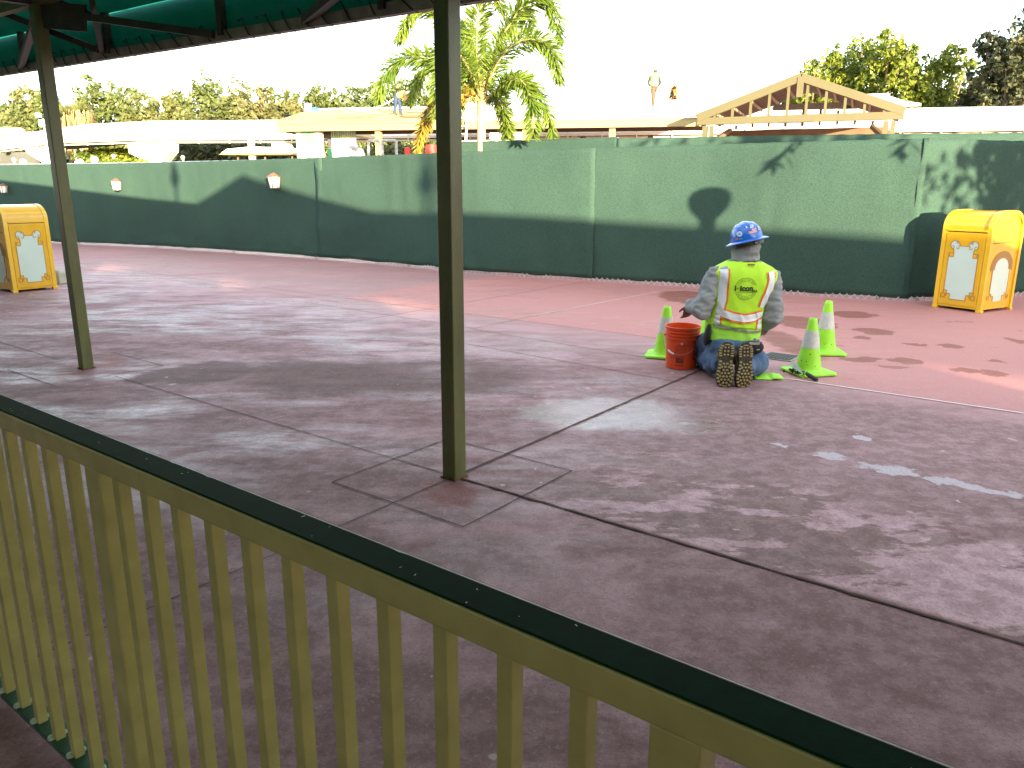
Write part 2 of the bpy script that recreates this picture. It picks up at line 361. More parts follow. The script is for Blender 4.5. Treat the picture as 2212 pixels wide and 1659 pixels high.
for pl in ([(.5, 0), (4.2, 0)], [(-8, 0), (-.5, 0)], [(0, .46), (0, 9)], [(-10, 3.9), (-1.4, 4.0), (-1.74, 3.69), (1.4, 3.56)], [(1.44, 2.87), (4.22, 2.7)], [(-12, 4.3), (-1.4, 4.3), (4.2, 4.3)], [(4.24, -.06), (4.24, -2.6)], [(0, -.1), (0, -2.6)],
           [(4.2, 3.34), (1.4, 3.5)], [(8.4, 0), (8.4, 3.3)], [(1.4, 3.56), (1.42, 5.6)], [(8.5, 3.4), (8.6, 5.5)], [(-6, 4.3), (-6.2, 7)]):
    strip(mb, [SO(*p) for p in pl], .007, .0045, .003)
tag(mb.build('hairline_joint', jl), kind='structure')
mb = MB()
strip(mb, [SO(4.83, 3.35), SO(12, 3.36)], .016, .006, .004)
a = w2so(gp(1145, 684)); b_ = w2so(gp(1425, 630)); strip(mb, [SO(*a), SO(*b_)], .013, .006, .004)
tag(mb.build('joint_sealant_line', mat('white_sealant', (0.72, 0.70, 0.66), .6, .08, 20)), kind='structure')

# ================================================================== construction fence
FP = [gp(*q) for q in ((0, 520), (110, 525), (300, 533), (500, 545), (700, 560), (900, 577), (1000, 588), (1280, 607), (1500, 621), (1700, 636), (1962, 652))]
FP = [FP[0] + (FP[0] - FP[2]) * 1.6] + FP
FP = [Vector((p.x, p.y)) for p in FP]; FP2 = [FP[-1] + Vector((-.07, .035)), Vector((7.69, 11.40)), Vector((11.5, 12.6))]
def resample(pts, step):
    out_ = []; 
    # Catmull-Rom
    for i in range(len(pts) - 1):
        p0 = pts[max(i - 1, 0)]; p1 = pts[i]; p2 = pts[i + 1]; p3 = pts[min(i + 2, len(pts) - 1)]
        k = max(2, int((p2 - p1).length / step))
        for j in range(k):
            t = j / k; out_.append(.5 * ((2 * p1) + (p2 - p0) * t + (2 * p0 - 5 * p1 + 4 * p2 - p3) * t * t + (-p0 + 3 * p1 - 3 * p2 + p3) * t ** 3))
    out_.append(pts[-1]); return out_
fence_fab = mat('green_windscreen_mesh', (0.034, 0.070, 0.057), .85, .08, .9, .35, 420, spec=.12)
_n = fence_fab.node_tree; _b = _n.nodes['Principled BSDF']; _t = _n.nodes.new('ShaderNodeTexNoise'); _t.inputs['Scale'].default_value = 130; _t.inputs['Detail'].default_value = 2
_m = _n.nodes.new('ShaderNodeMix'); _m.data_type = 'RGBA'; _m.blend_type = 'MULTIPLY'; _m.inputs[0].default_value = .8
_r = _n.nodes.new('ShaderNodeValToRGB'); _r.color_ramp.elements[0].position = .35; _r.color_ramp.elements[1].position = .65; _r.color_ramp.elements[0].color = (.72, .72, .72, 1); _r.color_ramp.elements[1].color = (1.25, 1.25, 1.2, 1)
_l = _b.inputs['Base Color'].links[0].from_socket; _tc = _n.nodes.new('ShaderNodeTexCoord'); _mp = _n.nodes.new('ShaderNodeMapping'); _mp.inputs['Scale'].default_value = (.35, .35, 1)
_n.links.new(_tc.outputs['Object'], _mp.inputs[0]); _n.links.new(_mp.outputs[0], _t.inputs[0]); _n.links.new(_t.outputs[0], _r.inputs[0]); _n.links.new(_l, _m.inputs[6]); _n.links.new(_r.outputs[0], _m.inputs[7]); _n.links.new(_m.outputs[2], _b.inputs['Base Color'])
def fence_line(path, H_, name, label, seams, z0=.048, wave=.018, posts=2.9, zig=True, tap=False):
    t = empty(name, (path[0].x, path[0].y, 0), 0, label, 'fence'); off = Vector((path[0].x, path[0].y, 0))
    cum = [0]
    for a, b in zip(path[:-1], path[1:]): cum.append(cum[-1] + (b - a).length)
    def nrm(i):
        d = (path[min(i + 1, len(path) - 1)] - path[max(i - 1, 0)]).normalized(); return Vector((-d.y, d.x))
    cuts = [0] + seams + [cum[-1]]
    for ci in range(len(cuts) - 1):
        a, b = cuts[ci], cuts[ci + 1]; idx = [i for i in range(len(path)) if a - .14 <= cum[i] <= b + .14]
        if len(idx) < 2: continue
        mb = MB(); nz_ = 26; vs = []
        for i in idx:
            n_ = nrm(i); p = path[i]; s = cum[i]
            edge = min(abs(s - a), abs(s - b)); pinch = math.exp(-edge * 5) if ci not in (-1,) else 0
            for k in range(nz_ + 1):
                v = k / nz_; sag = .012 * abs(math.sin(s * math.pi / .34)) * (1 if v > .97 else 0)
                H2 = H_ + (.04 if tap else 0) * (s / cum[-1]) * 1.0 - (.07 * (1 - s / cum[-1]) if tap else 0); z = z0 + (H2 - z0) * v - sag + (.02 * noise.noise(Vector((s * 1.7, 3, 0))) if k == 0 else 0)
                w = wave * noise.noise(Vector((s * .8, v * 1.5, ci * 7))) * 1.8 + .010 * noise.noise(Vector((s * 5, v * 3, ci))) + .011 * pinch * math.sin(v * 22 + ci)
                fold = noise.noise(Vector((s * 2.1, v * .35, 5 + ci))); w += .016 * max(0, 1 - abs(fold) * 9) * (1 - .4 * v)
                w += max(0, .18 - v) * .25 * noise.noise(Vector((s * 2.5, v * 9, 2)))
                w += .022 * (ci % 2)
                vs.append((p.x + n_.x * -w - off.x, p.y + n_.y * -w - off.y, z))
        q = nz_ + 1
        mb.add(vs, [(r * q + k, (r + 1) * q + k, (r + 1) * q + k + 1, r * q + k + 1) for r in range(len(idx) - 1) for k in range(nz_)])
        o = mb.build('fabric_screen', fence_fab, t, smooth='all')
        sm = o.modifiers.new('thick', 'SOLIDIFY'); sm.thickness = .003
    mb = MB(); mb.tube([(p.x - off.x + nrm(i).x * .045, p.y - off.y + nrm(i).y * .045, H_ - .03) for i, p in enumerate(path) if i % 4 == 0 or i == len(path) - 1], .021, 8); mb.build('top_rail', steel, t, smooth=True)
    s = .3
    for i in range(len(path)):
        if cum[i] >= s:
            s += posts; n_ = nrm(i); p = path[i]; mb = MB(); mb.tube([(p.x - off.x + n_.x * .075, p.y - off.y + n_.y * .075, 0), (p.x - off.x + n_.x * .075, p.y - off.y + n_.y * .075, H_ - .015)], .03, 8); mb.build('post', steel, t, smooth=True)
    if zig:
        mb = MB(); s = 0; pts = []; k = 0; i = 0
        while s < cum[-1] - .1:
            while cum[i + 1] < s: i += 1
            f_ = (s - cum[i]) / (cum[i + 1] - cum[i]); p = path[i].lerp(path[i + 1], f_); n_ = nrm(i)
            pts.append((p.x - off.x - n_.x * .012, p.y - off.y - n_.y * .012, .008 + .058 * (k % 2))); s += .048; k += 1
        mb.tube(pts, .0065, 4, False); mb.build('chain_link_mesh', mat('pale_galvanised_wire', (0.55, 0.55, 0.53), .5), t)
    return t
path = resample(FP, .12)
cum = [0]
for a, b in zip(path[:-1], path[1:]): cum.append(cum[-1] + (b - a).length)
def s_at(px, yb):
    g_ = gp(px, yb); return min(range(len(path)), key=lambda i: (path[i] - Vector((g_.x, g_.y))).length)
seamA = cum[s_at(703, 560)]; seamB = cum[s_at(1283, 607)]
fence_line(path, 2.15, 'construction_fence', 'long curved green fabric construction fence behind the kneeling worker', [seamA, seamB], wave=.016, tap=True)
fence_line(resample(FP2, .12), 2.19, 'construction_fence', 'short green fence run bending behind the right yellow bin', [], wave=.02)
bk = [Vector(at(978, 400, 19.2).xy), Vector(at(1100, 400, 18.6).xy), Vector(at(1330, 400, 17.2).xy), Vector((5.2, 16.2)), Vector((9.0, 15.2)), Vector((16, 14.4))]
_f = fence_line(resample(bk[:3], .12), 2.60, 'construction_fence', 'rear green fence left run, behind the palm trunk', [], wave=.01, zig=False)
_f = fence_line(resample(bk[2:], .12), 2.57, 'construction_fence', 'rear green fence right run, its top showing above the front fence', [], wave=.01, zig=False)

# wall lanterns on the fence
glass_w = mat('white_frosted_lantern_glass', (0.85, 0.84, 0.78), .3, .02, 5)
copper = mat('brown_lantern_metal', (0.16, 0.085, 0.045), .45, .2, 20)
def lantern(px, py, yb, h, label):
    i = s_at(px, yb); p = path[i]; d = (path[min(i + 1, len(path) - 1)] - path[i - 1]).normalized(); n_ = Vector((-d.y, d.x))
    z = at(px, py, p.y).z; t = empty('wall_lantern', (p.x - n_.x * .15, p.y - n_.y * .15, z), math.atan2(d.y, d.x), label, 'lantern', 'white lanterns hung on the green fence')
    w = h * .36; mb = MB(); mb.lathe([(w * .8, -h * .40), (w * 1.05, h * .30)], n=6); mb.build('glass', glass_w, t)
    mb = MB(); mb.lathe([(w * 1.3, h * .30), (w * 1.25, h * .34), (w * .5, h * .52), (0.001, h * .60)], n=6); mb.build('cap', copper, t)
    mb = MB(); mb.lathe([(.01, -h * .52), (w * .5, -h * .47), (w * .85, -h * .41)], n=6)
    for k in range(6):
        a = k * math.pi / 3; mb.beam((math.cos(a) * w * .83, math.sin(a) * w * .83, -h * .4), (math.cos(a) * w * 1.08, math.sin(a) * w * 1.08, h * .3), .008, .008)
    mb.build('frame', copper, t); mb = MB(); mb.beam((0, 0, h * .2), (0, .14, h * .2), .02, .03); mb.build('bracket', copper, t)
lantern(46, 408, 521, .26, 'leftmost small white lantern above the left yellow bin')
lantern(282, 400, 532, .30, 'middle white lantern on the green fence, right of the left pole')
lantern(625, 393, 552, .34, 'largest white lantern, beside the peaked roof shadow on the fence')

# ================================================================== canopy shelter we stand under
def canopy():
    t = empty('canopy_shelter', mw=WALK, label='green fabric canopy on square olive posts overhead at the left', cat='canopy')
    ez = lambda s: 2.588 - .019 * s
    S0, S1 = -16, 34; EO, RO, BO = .5, -2.5, -5.5; RZ = 3.60; BZ = 2.465
    # poles (outer row and back row)
    for s0 in [4.24 * k for k in range(-3, 9)]:
        for off in (0, -5.0):
            if off < -1 and not (-14 < s0 < 34): continue
            zt = ez(s0) + .355 if off == 0 else BZ + .14
            ct = Vector((s0, off))
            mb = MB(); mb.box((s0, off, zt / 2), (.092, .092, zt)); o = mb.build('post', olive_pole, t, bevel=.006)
            mb = MB(); mb.box((s0, off, .004), (.108, .108, .008)); mb.build('base_collar', mat('rusty_collar', (0.16, 0.07, 0.035), .9, .4, 30), o)
    # fabric: two slopes and the cross gable; scalloped a little between the rafters
    G0, G1, GZ = 6.25, 10.3, .72
    def rz(s):
        a = 0
        if G0 < s < G1: m_ = (G0 + G1) / 2; a = GZ * (1 - abs(s - m_) / ((G1 - G0) / 2))
        return RZ + a
    mb = MB(); ks = sorted(set([S0 + .35 * i for i in range(int((S1 - S0) / .35) + 1)] + [G0, (G0 + G1) / 2, G1])); vs = []; nz_ = 8
    for s in ks:
        sag = .02 * abs(math.sin(s * math.pi / 1.41))
        for j in range(nz_ + 1):
            f_ = j / nz_; vs.append((s, EO + (RO - EO) * f_, ez(s) + .31 + (rz(s) - ez(s) - .31) * f_ - sag * math.sin(f_ * math.pi)))
        for j in range(1, nz_ + 1):
            f_ = j / nz_; vs.append((s, RO + (BO - RO) * f_, rz(s) + (BZ + .05 - rz(s)) * f_ - sag * math.sin(f_ * math.pi)))
    q = 2 * nz_ + 1
    mb.add(vs, [(r * q + k, (r + 1) * q + k, (r + 1) * q + k + 1, r * q + k + 1) for r in range(len(ks) - 1) for k in range(q - 1)])
    mb2 = MB(); vs = []
    for s in ks:
        for f_ in (0, .5, 1): vs.append((s, EO + .02 - .012 * math.sin(f_ * math.pi) * abs(math.sin(s * math.pi / 1.6)), ez(s) + .02 + .30 * f_))
    mb2.add(vs, [(r * 3 + k, r * 3 + 3 + k, r * 3 + 4 + k, r * 3 + 1 + k) for r in range(len(ks) - 1) for k in range(2)]); o2 = mb2.build('fabric_skirt', canvas, t, smooth='all'); sm = o2.modifiers.new('t', 'SOLIDIFY'); sm.thickness = .003
    o = mb.build('fabric_roof', canvas, t, smooth='all'); sm = o.modifiers.new('t', 'SOLIDIFY'); sm.thickness = .004; sm.offset = 1
    # eave tube and lacing
    eave = mat('eave_tube_paint', (0.26, 0.235, 0.18), .5, .35, 9)
    mb = MB(); mb.beam((S0, EO, ez(S0)), (S1, EO, ez(S1)), .05, .07); mb.build('eave_beam', eave, t)
    mb = MB(); mb.beam((S0, BO, BZ), (S1, BO, BZ), .05, .10); mb.build('eave_beam', eave, t)
    mb = MB(); mb.beam((S0, RO, RZ - .08), (G0, RO, RZ - .08), .05, .06); mb.beam((G1, RO, RZ - .08), (S1, RO, RZ - .08), .05, .06); mb.build('ridge_beam', darksteel, t)
    s = -6; rnd = random.Random(3); cord = []
    while s < 6:
        z = ez(s); w = rnd.uniform(.05, .12)
        cord += [(s, EO - .03, z + .085), (s + w * .4, EO - .031, z + .03), (s + w, EO - .036, z - .015 - rnd.random() * .02), (s + w * 1.2, EO, z - .042), (s + w * 1.3, EO + .034, z - .01), (s + w * 1.5, EO + .030, z + .07), (s + w * 1.6, EO, z + .085)]
        s += rnd.uniform(.17, .26)
    mb = MB(); mb.tube(cord, .0045, 5)
    mb.build('lacing_cord', black, t)
    # struts of the skirt, rafters, long beam over the posts, outriggers with gusset plates
    for k in range(-6, 16):
        s0 = .08 + 1.62 * k
        mb = MB(); mb.beam((s0, EO - .02, ez(s0)), (s0, EO - .02, ez(s0) + .31), .05, .05); mb.build('strut', darksteel, t)
    for s0 in [4.24 * k + d for k in range(-3, 8) for d in (0, 2.12)]:
        mb = MB(); mb.beam((s0, EO - .03, ez(s0) + .27), (s0, RO, rz(s0) - .09), .05, .05); mb.beam((s0, RO, rz(s0) - .09), (s0, BO, BZ + .03), .05, .05); mb.build('rafter', darksteel, t)
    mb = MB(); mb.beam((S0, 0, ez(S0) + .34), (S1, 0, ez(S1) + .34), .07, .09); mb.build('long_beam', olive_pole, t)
    for s0 in [4.24 * k for k in range(-3, 8)]:
        z = ez(s0) + .33
        mb = MB(); mb.beam((s0, -.02, z), (s0, -5.0, z - .2), .06, .08); mb.build('tie_beam', darksteel, t)
        for sg in (-1, 1):
            e = Vector((s0 + sg * 1.62, EO - .03, ez(s0 + sg * 1.62) + .01)); a = Vector((s0, 0, z - .07)); d = (e - a).normalized()
            mb = MB(); mb.beam(a + d * .03 + Vector((0, 0, -.03)), a + d * .50 + Vector((0, 0, -.01)), .014, .19); mb.build('gusset', darksteel, t)
            mb = MB(); mb.beam(a + d * .3, e, .05, .05); mb.build('brace', darksteel, t)
            mb = MB(); mb.beam((s0 + sg * .02, EO - .05, ez(s0) + .03), (s0 + sg * .85, EO - .5, ez(s0) + .38), .04, .045); mb.build('brace', darksteel, t)
canopy()

# guard rail in the foreground
def railing():
    t = empty('guard_railing', mw=WALK, label='olive metal guard railing with canopy reflection coloured dark green on top in the foreground', cat='railing')
    S0, S1 = 1.4, 8.6; n_ = -2.265
    mb = MB(); mb.box(((S0 + S1) / 2, n_ + .0285, .9705), (S1 - S0, .057, .047)); tr = mb.build('top_rail', olive, t, bevel=.004)
    mb = MB(); mb.box(((S0 + S1) / 2, n_ + .0285, .9965), (S1 - S0, .054, .004)); mb.build('top_canopy_reflection', darkgreen, tr)
    mb = MB(); x = S0; rnd = random.Random(2)  # pale strip paints the sky highlight along the chipped outer edge
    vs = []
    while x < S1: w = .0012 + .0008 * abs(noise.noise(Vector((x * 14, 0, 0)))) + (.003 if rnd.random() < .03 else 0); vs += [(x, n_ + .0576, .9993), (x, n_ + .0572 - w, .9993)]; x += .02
    mb.add(vs, [(2 * i, 2 * i + 1, 2 * i + 3, 2 * i + 2) for i in range(len(vs) // 2 - 1)]); mb.build('chipped_edge_highlight', mat('pale_highlight_and_chips', (0.72, 0.76, 0.72), .5), tr)
    mb = MB()
    for k in range(36):
        x = rnd.uniform(4, 7.5); y = n_ + rnd.uniform(.004, .05); q = rnd.uniform(.0003, .0009); l_ = q * rnd.uniform(1, 4); a = rnd.uniform(0, 3.1); c_, s_ = math.cos(a), math.sin(a)
        mb.add([(x + c_ * l_ - s_ * q, y + s_ * l_ + c_ * q, .9989), (x + c_ * l_ + s_ * q, y + s_ * l_ - c_ * q, .9989), (x - c_ * l_ + s_ * q, y - s_ * l_ - c_ * q, .9989), (x - c_ * l_ - s_ * q, y - s_ * l_ + c_ * q, .9989)], [(0, 1, 2, 3)])
    o = mb.build('paint_chips', mat('pale_highlight_and_chips', (0.5, 0.55, 0.50)), tr); o['kind'] = 'stuff'
    mb = MB(); mb.box(((S0 + S1) / 2, n_ + .0265, .040), (S1 - S0, .060, .018)); mb.build('bottom_rail', [mat('bottom_rail_canopy_green', (0.012, 0.055, 0.030), .35, .4, 22)], t, bevel=.002)  # green light from the canopy put into the bottom rail's colour
    weld = mat('pale_weld_bead', (0.30, 0.36, 0.27), .5, .2, 60)
    k = -34
    while True:
        s = 4.871 + .1115 * k + .014; k += 1
        if s > S1 - .05: break
        m_ = (k - 1 + 34 - 37) % 12
        if m_ == 0:
            mb = MB(); mb.box((s + .013, n_ + .029, .49), (.062, .050, .914)); mb.build('post', olive, t, bevel=.004)
        else:
            mb = MB(); mb.box((s, n_ + .019, .498), (.0255, .0255, .898)); o = mb.build('baluster', olive, t, bevel=.002)
            if 4.2 < s < 5.1:
                mb = MB(); mb.lathe([(.012, .049), (.010, .056), (.003, .060)], (s - .012, n_ + .004, 0), 8); mb.lathe([(.010, .049), (.008, .056), (.003, .058)], (s - .010, n_ + .034, 0), 8); mb.build('weld', weld, o)
railing()

# ================================================================== yellow bins
def trash_can(name, loc, rz, label):
    t = empty(name, loc, rz, label, 'trash can', 'yellow litter bins on the paving')
    Wd, Dp, Hh = .61, .70, 1.265; r = .25
    def prof(d, hh, r_, z0):
        p = [(-d / 2, z0)]
        for i in range(0, 13):
            a = math.pi / 2 * i / 12; p.append((-d / 2 + r_ - r_ * math.cos(a), hh - r_ * .82 + r_ * .82 * math.sin(a)))
        for i in range(0, 13):
            a = math.pi / 2 * i / 12; p.append((d / 2 - r_ + r_ * math.sin(a), hh - r_ * .82 + r_ * .82 * math.cos(a)))
        p.append((d / 2, z0)); return p
    mb = MB(); pr_ = prof(Dp, Hh, r, .035)
    mb.prism(pr_, lambda q: Vector((-Wd / 2 + .006, q[0], q[1])), lambda q: Vector((Wd / 2 - .006, q[0], q[1])))
    mb.build('body', yellow, t, smooth=True)
    po = prof(Dp + .016, Hh + .008, r + .008, .03)
    for sx in (-1, 1):                        # rolled edge trims that follow the rounded top
        mb = MB(); n_ = len(po); xa, xb = sx * (Wd / 2 - .045), sx * (Wd / 2 + .012); pi_ = prof(Dp - .075, Hh - .038, r - .03, .03)
        vs = [(x, a, b) for x in (xa, xb) for a, b in po] + [(xb, a, b) for a, b in pi_] + [(xa, a, b) for a, b in pi_]
        fs = [(i, i + 1, n_ + i + 1, n_ + i) for i in range(n_ - 1)] + [(n_ + i, n_ + i + 1, 2 * n_ + i + 1, 2 * n_ + i) for i in range(n_ - 1)] + [(2 * n_ + i, 2 * n_ + i + 1, 3 * n_ + i + 1, 3 * n_ + i) for i in range(n_ - 1)] + [(3 * n_ + i, 3 * n_ + i + 1, i + 1, i) for i in range(n_ - 1)]
        mb.add(vs, fs); o = mb.build('edge_trim', yellow_trim, t, smooth=True)
        mb = MB()
        for z in [.12 + .105 * k for k in range(9)]:
            for sy in (-1, 1):
                mb.lathe([(.0065, 0), (.005, .003), (.001, .004)], (sx * (Wd / 2 + .012), sy * (Dp / 2 - .016), z), 6, Matrix.Rotation(sx * math.pi / 2, 3, 'Y'))
        for z in [.12 + .13 * k for k in range(7)]:
            mb.lathe([(.0065, 0), (.005, .003), (.001, .004)], (sx * (Wd / 2 - .016), -Dp / 2 - .008, z), 6, Matrix.Rotation(math.pi / 2, 3, 'X'))
        mb.build('rivets', yellow_trim, o)['kind'] = 'stuff'
        for sy in (-1, 1):
            mb = MB(); mb.box((sx * (Wd / 2 - .015), sy * (Dp / 2 - .018), .017), (.075, .062, .034)); mb.build('foot', yellow_trim, t, bevel=.004)
    mb = MB(); mb.box((0, 0, .045), (Wd - .09, Dp - .10, .03)); mb.build('underside', black, t)
    # front door panel and hood seam
    fy = -Dp / 2
    mb = MB(); mb.box((0, fy - .003, .525), (Wd - .105, .014, .92)); mb.build('front_door', yellow, t, bevel=.003)
    mb = MB(); mb.box((0, fy - .001, 1.0), (Wd - .10, .010, .006)); mb.build('hood_seam', black, t)
    mb = MB(); mb.beam((-Wd / 2 + .05, fy - .006, 1.018), (Wd / 2 - .05, fy - .006, 1.018), .012, .022); mb.build('hood_lip', yellow_trim, t, bevel=.003)
    # emblem on the front
    def scroll_outline():
        L_ = [(-.105, .135), (-.105, .205), (-.150, .205), (-.150, .245), (-.190, .245), (-.190, .730), (-.150, .730), (-.128, .730), (-.128, .775)]
        for k in range(0, 13):
            a = R(-100 - 20 * k); L_.append((-.128 + .058 * math.cos(a) + .008, .832 + .058 * math.sin(a)))
        L_ += [(-.056, .822)]
        return L_
    Lh = scroll_outline(); poly = Lh + [(-x, z) for x, z in reversed(Lh)]
    def plate(name, poly, y, th, mt_, par):
        mb = MB(); mb.prism(poly, lambda q: Vector((q[0], y, q[1])), lambda q: Vector((q[0], y - th, q[1]))); return mb.build(name, mt_, par)
    em = plate('emblem_panel', poly, fy - .010, .0020, mint, t)
    def line(mb, pts, w, y):
        for a, b in zip(pts[:-1], pts[1:]):
            mb.beam((a[0], y, a[1]), (b[0], y, b[1]), w, .0035, (0, 1, 0))
    mb = MB(); yy = fy - .0125; line(mb, poly + [poly[0]], .009, yy)
    for sx in (-1, 1):
        for cx_, cz in ((.152 * sx, .706), (.196 * sx, .178)):
            q = [(cx_ - .026, cz - .026), (cx_ + .026, cz - .026), (cx_ + .026, cz + .026), (cx_ - .026, cz + .026), (cx_ - .026, cz - .026)]; line(mb, q, .009, yy - .001)
        line(mb, [(sx * .196, .204), (sx * .196, .245)], .009, yy); line(mb, [(sx * .170, .178), (sx * .150, .178), (sx * .150, .205)], .009, yy)
        for cx_, cz, rr, a0 in ((.150, .800, .022, 60), (.086, .802, .024, 100), (.100, .860, .016, 20)):
            pts = [(sx * (cx_ + rr * (1 - .4 * k / 8) * math.cos(R(a0 + 34 * k))), cz + rr * (1 - .4 * k / 8) * math.sin(R(a0 + 34 * k))) for k in range(9)]; line(mb, pts, .008, yy - .0005)
    mb.build('scroll_lines', scroll_brown, em)
    mb = MB()
    for sx in (-1, 1): mb.box((sx * .152, fy - .0135, .706), (.044, .003, .044))
    mb.build('corner_square', yellow, em)
    # both sides: flap and arch emblem
    for sx in (-1, 1):
        X = sx * (Wd / 2 - .006)
        def sp(name, poly, x0, th, mt_, par):
            mb = MB(); mb.prism(poly, lambda q: Vector((X + sx * x0, q[0], q[1])), lambda q: Vector((X + sx * (x0 + th), q[0], q[1]))); return mb.build(name, mt_, par)
        pf = [q for q in prof(Dp - .13, Hh - .065, r - .045, .88)]
        fl = sp('side_flap', pf, -.002, .008, yellow, t)
        mb = MB(); mb.box((X + sx * .001, .0, .872), (.006, Dp - .12, .006)); mb.build('flap_seam', black, t)
        pl = [(-.10, .13), (-.10, .20), (-.15, .20), (-.15, .23), (-.19, .23), (-.19, .53)] + [(-.185 * math.cos(R(10 * k)), .55 + .145 * math.sin(R(10 * k))) for k in range(1, 18)] + [(.19, .53), (.19, .23), (.15, .23), (.15, .20), (.10, .20), (.10, .13)]
        e2 = sp('side_emblem', pl, 0, .003, mint, t)
        ar = [(-.245 * math.cos(R(-12 + 204 * k / 20)), .565 + .205 * math.sin(R(-12 + 204 * k / 20))) for k in range(21)] + [(.150 * math.cos(R(204 * k / 20 - 12)), .565 + .115 * math.sin(R(204 * k / 20 - 12))) for k in range(21)]
        sp('arch', ar, .003, .002, arch_brown, e2)
        mb = MB()
        for sy in (-1, 1):
            for q in ([(.195, .18), (.235, .18), (.235, .225), (.195, .225), (.195, .18)],):
                for a, b in zip(q[:-1], q[1:]): mb.beam((X + sx * .003, a[0] * sy, a[1] - .02), (X + sx * .003, b[0] * sy, b[1] - .02), .007, .004, (1, 0, 0))
        for a, b in zip(pl[:-1] , pl[1:]): mb.beam((X + sx * .004, a[0], a[1]), (X + sx * .004, b[0], b[1]), .007, .004, (1, 0, 0))
        mb.build('scroll_lines', scroll_brown, e2)
    return t
def place_can(fl, fr, label):
    "from the two feet of its front"
    a = Vector(fl); b = Vector(fr); d = (b - a).normalized(); n_ = Vector((-d.y, d.x))
    c = (a + b) / 2 + n_ * .35; return trash_can('trash_can', (c.x, c.y, 0), math.atan2(d.y, d.x), label)
place_can((5.629, 10.232), (5.94, 9.688), 'yellow litter bin at the right, standing against the green fence')
place_can((-7.366, 11.319), (-7.016, 11.87), 'yellow litter bin cut off by the left edge, beyond the left pole')
# pale block behind the left bin, dark lidded bin behind it
mb = MB(); p = gp(133, 612); mb.lathe([(.13, 0), (.13, .18), (.10, .215)], (0, 0, 0), 4, Matrix.Rotation(R(20), 3, 'Z'))
o = one(mb, 'concrete_block', mat('pale_concrete', (0.42, 0.42, 0.33), .8, .1, 12), 'pale cream block on the paving behind the left yellow bin', 'block', bevel=.012); o.location = (p.x, p.y, 0)
t = empty('planter_box', (-10.6, 15.0, 0), R(-20), 'long dark lidded box behind the left yellow bin', 'box')
mb = MB(); mb.box((0, 0, .57), (2.3, .5, 1.14)); mb.build('body', mat('box_grey', (0.05, 0.055, 0.05), .6), t, bevel=.01)
mb = MB(); mb.box((0, 0, 1.165), (2.6, .6, .05)); mb.build('lid', mat('box_lid', (0.035, 0.045, 0.035), .5), t, bevel=.01)

# ================================================================== cones
lime = mat('lime_cone_plastic', (0.36, 0.80, 0.035), .45, .08, 9, coat=.1)
cuff = mat('reflective_cuff', (0.55, 0.55, 0.50), .35, .12, 25)
dirt = mat('dark_soil', (0.035, 0.020, 0.012), .95, .5, 40)
def cone(loc, rz, label, h=.47, dirty=False):
    t = empty('traffic_cone', loc, rz, label, 'traffic cone', 'lime green traffic cones round the worker')
    mb = MB(); b = .175; z1 = .026; c_ = .03
    poly = [(-b + c_, -b), (b - c_, -b), (b, -b + c_), (b, b - c_), (b - c_, b), (-b + c_, b), (-b, b - c_), (-b, -b + c_)]
    mb.prism(poly, lambda q: Vector((q[0], q[1], .006)), lambda q: Vector((q[0] * .985, q[1] * .985, z1)))
    for x in (-1, 1):
        for y in (-1, 1): mb.box((x * (b - .03), y * (b - .03), .004), (.04, .04, .008))
    mb.build('base', lime, t, bevel=.004)
    R0, R1 = .108, .032; zz = lambda r: z1 + (R0 - r) / (R0 - R1) * (h - z1)
    rz_ = lambda z: R0 + (R1 - R0) * (z - z1) / (h - z1)
    mb = MB(); mb.lathe([(R0 + .012, z1 - .002), (R0, z1 + .012)] + [(rz_(z1 + (h - z1) * k / 14), z1 + (h - z1) * k / 14) for k in range(1, 14)] + [(R1 + .001, h - .006), (R1 - .004, h), (R1 - .008, h - .004), (R1 - .006, h - .05)], n=28)
    mb.build('body', lime, t, smooth=True)
    za, zb = h * .475, h * .79; rnd = random.Random(int(loc[0] * 100)); mb = MB(); n = 28; vs = []
    for k in range(7):
        for i in range(n):
            f_ = k / 6; z = za + (zb - za) * f_ + (.004 * noise.noise(Vector((i * .9, k * 9, loc[0]))) if k in (0, 6) else 0); rr = rz_(z) + .0022 + .0016 * noise.noise(Vector((i * .8, k * 1.3, loc[1])))
            a = 2 * math.pi * i / n; vs.append((math.cos(a) * rr, math.sin(a) * rr, z))
    mb.add(vs, [(k * n + i, k * n + (i + 1) % n, (k + 1) * n + (i + 1) % n, (k + 1) * n + i) for k in range(6) for i in range(n)]); mb.build('reflective_collar', cuff, t, smooth=True)
    mb = MB()
    for k in range(26 if dirty else 12):
        a = rnd.uniform(0, 6.3); z = rnd.uniform(.05, za); rr = rz_(z) + .0012; q = rnd.uniform(.003, .008)
        e1 = Vector((-math.sin(a), math.cos(a), 0)); e2 = Vector((0, 0, 1)); c0 = Vector((math.cos(a) * rr, math.sin(a) * rr, z))
        mb.add([c0 + e1 * q * math.cos(b_) + e2 * q * .7 * math.sin(b_) for b_ in [i * math.pi / 3 for i in range(6)]], [tuple(range(6))])
    mb.build('scuff_marks', mat('scuff_grime', (0.10, 0.16, 0.02), .8, .4, 60), t)['kind'] = 'stuff'
    return t
cn = cone((2.531, 6.40, 0), R(14), 'front right lime cone with a trowel leaning on its base', dirty=True)
mb = MB(); rnd = random.Random(5)
for k in range(70):
    q = Vector((-.135 + rnd.gauss(0, .028), -.05 + rnd.gauss(0, .04), .028)); r = rnd.uniform(.004, .013); mb.lathe([(.001, -r), (r, -r * .3), (r * .8, r * .5), (.001, r)], q, 5)
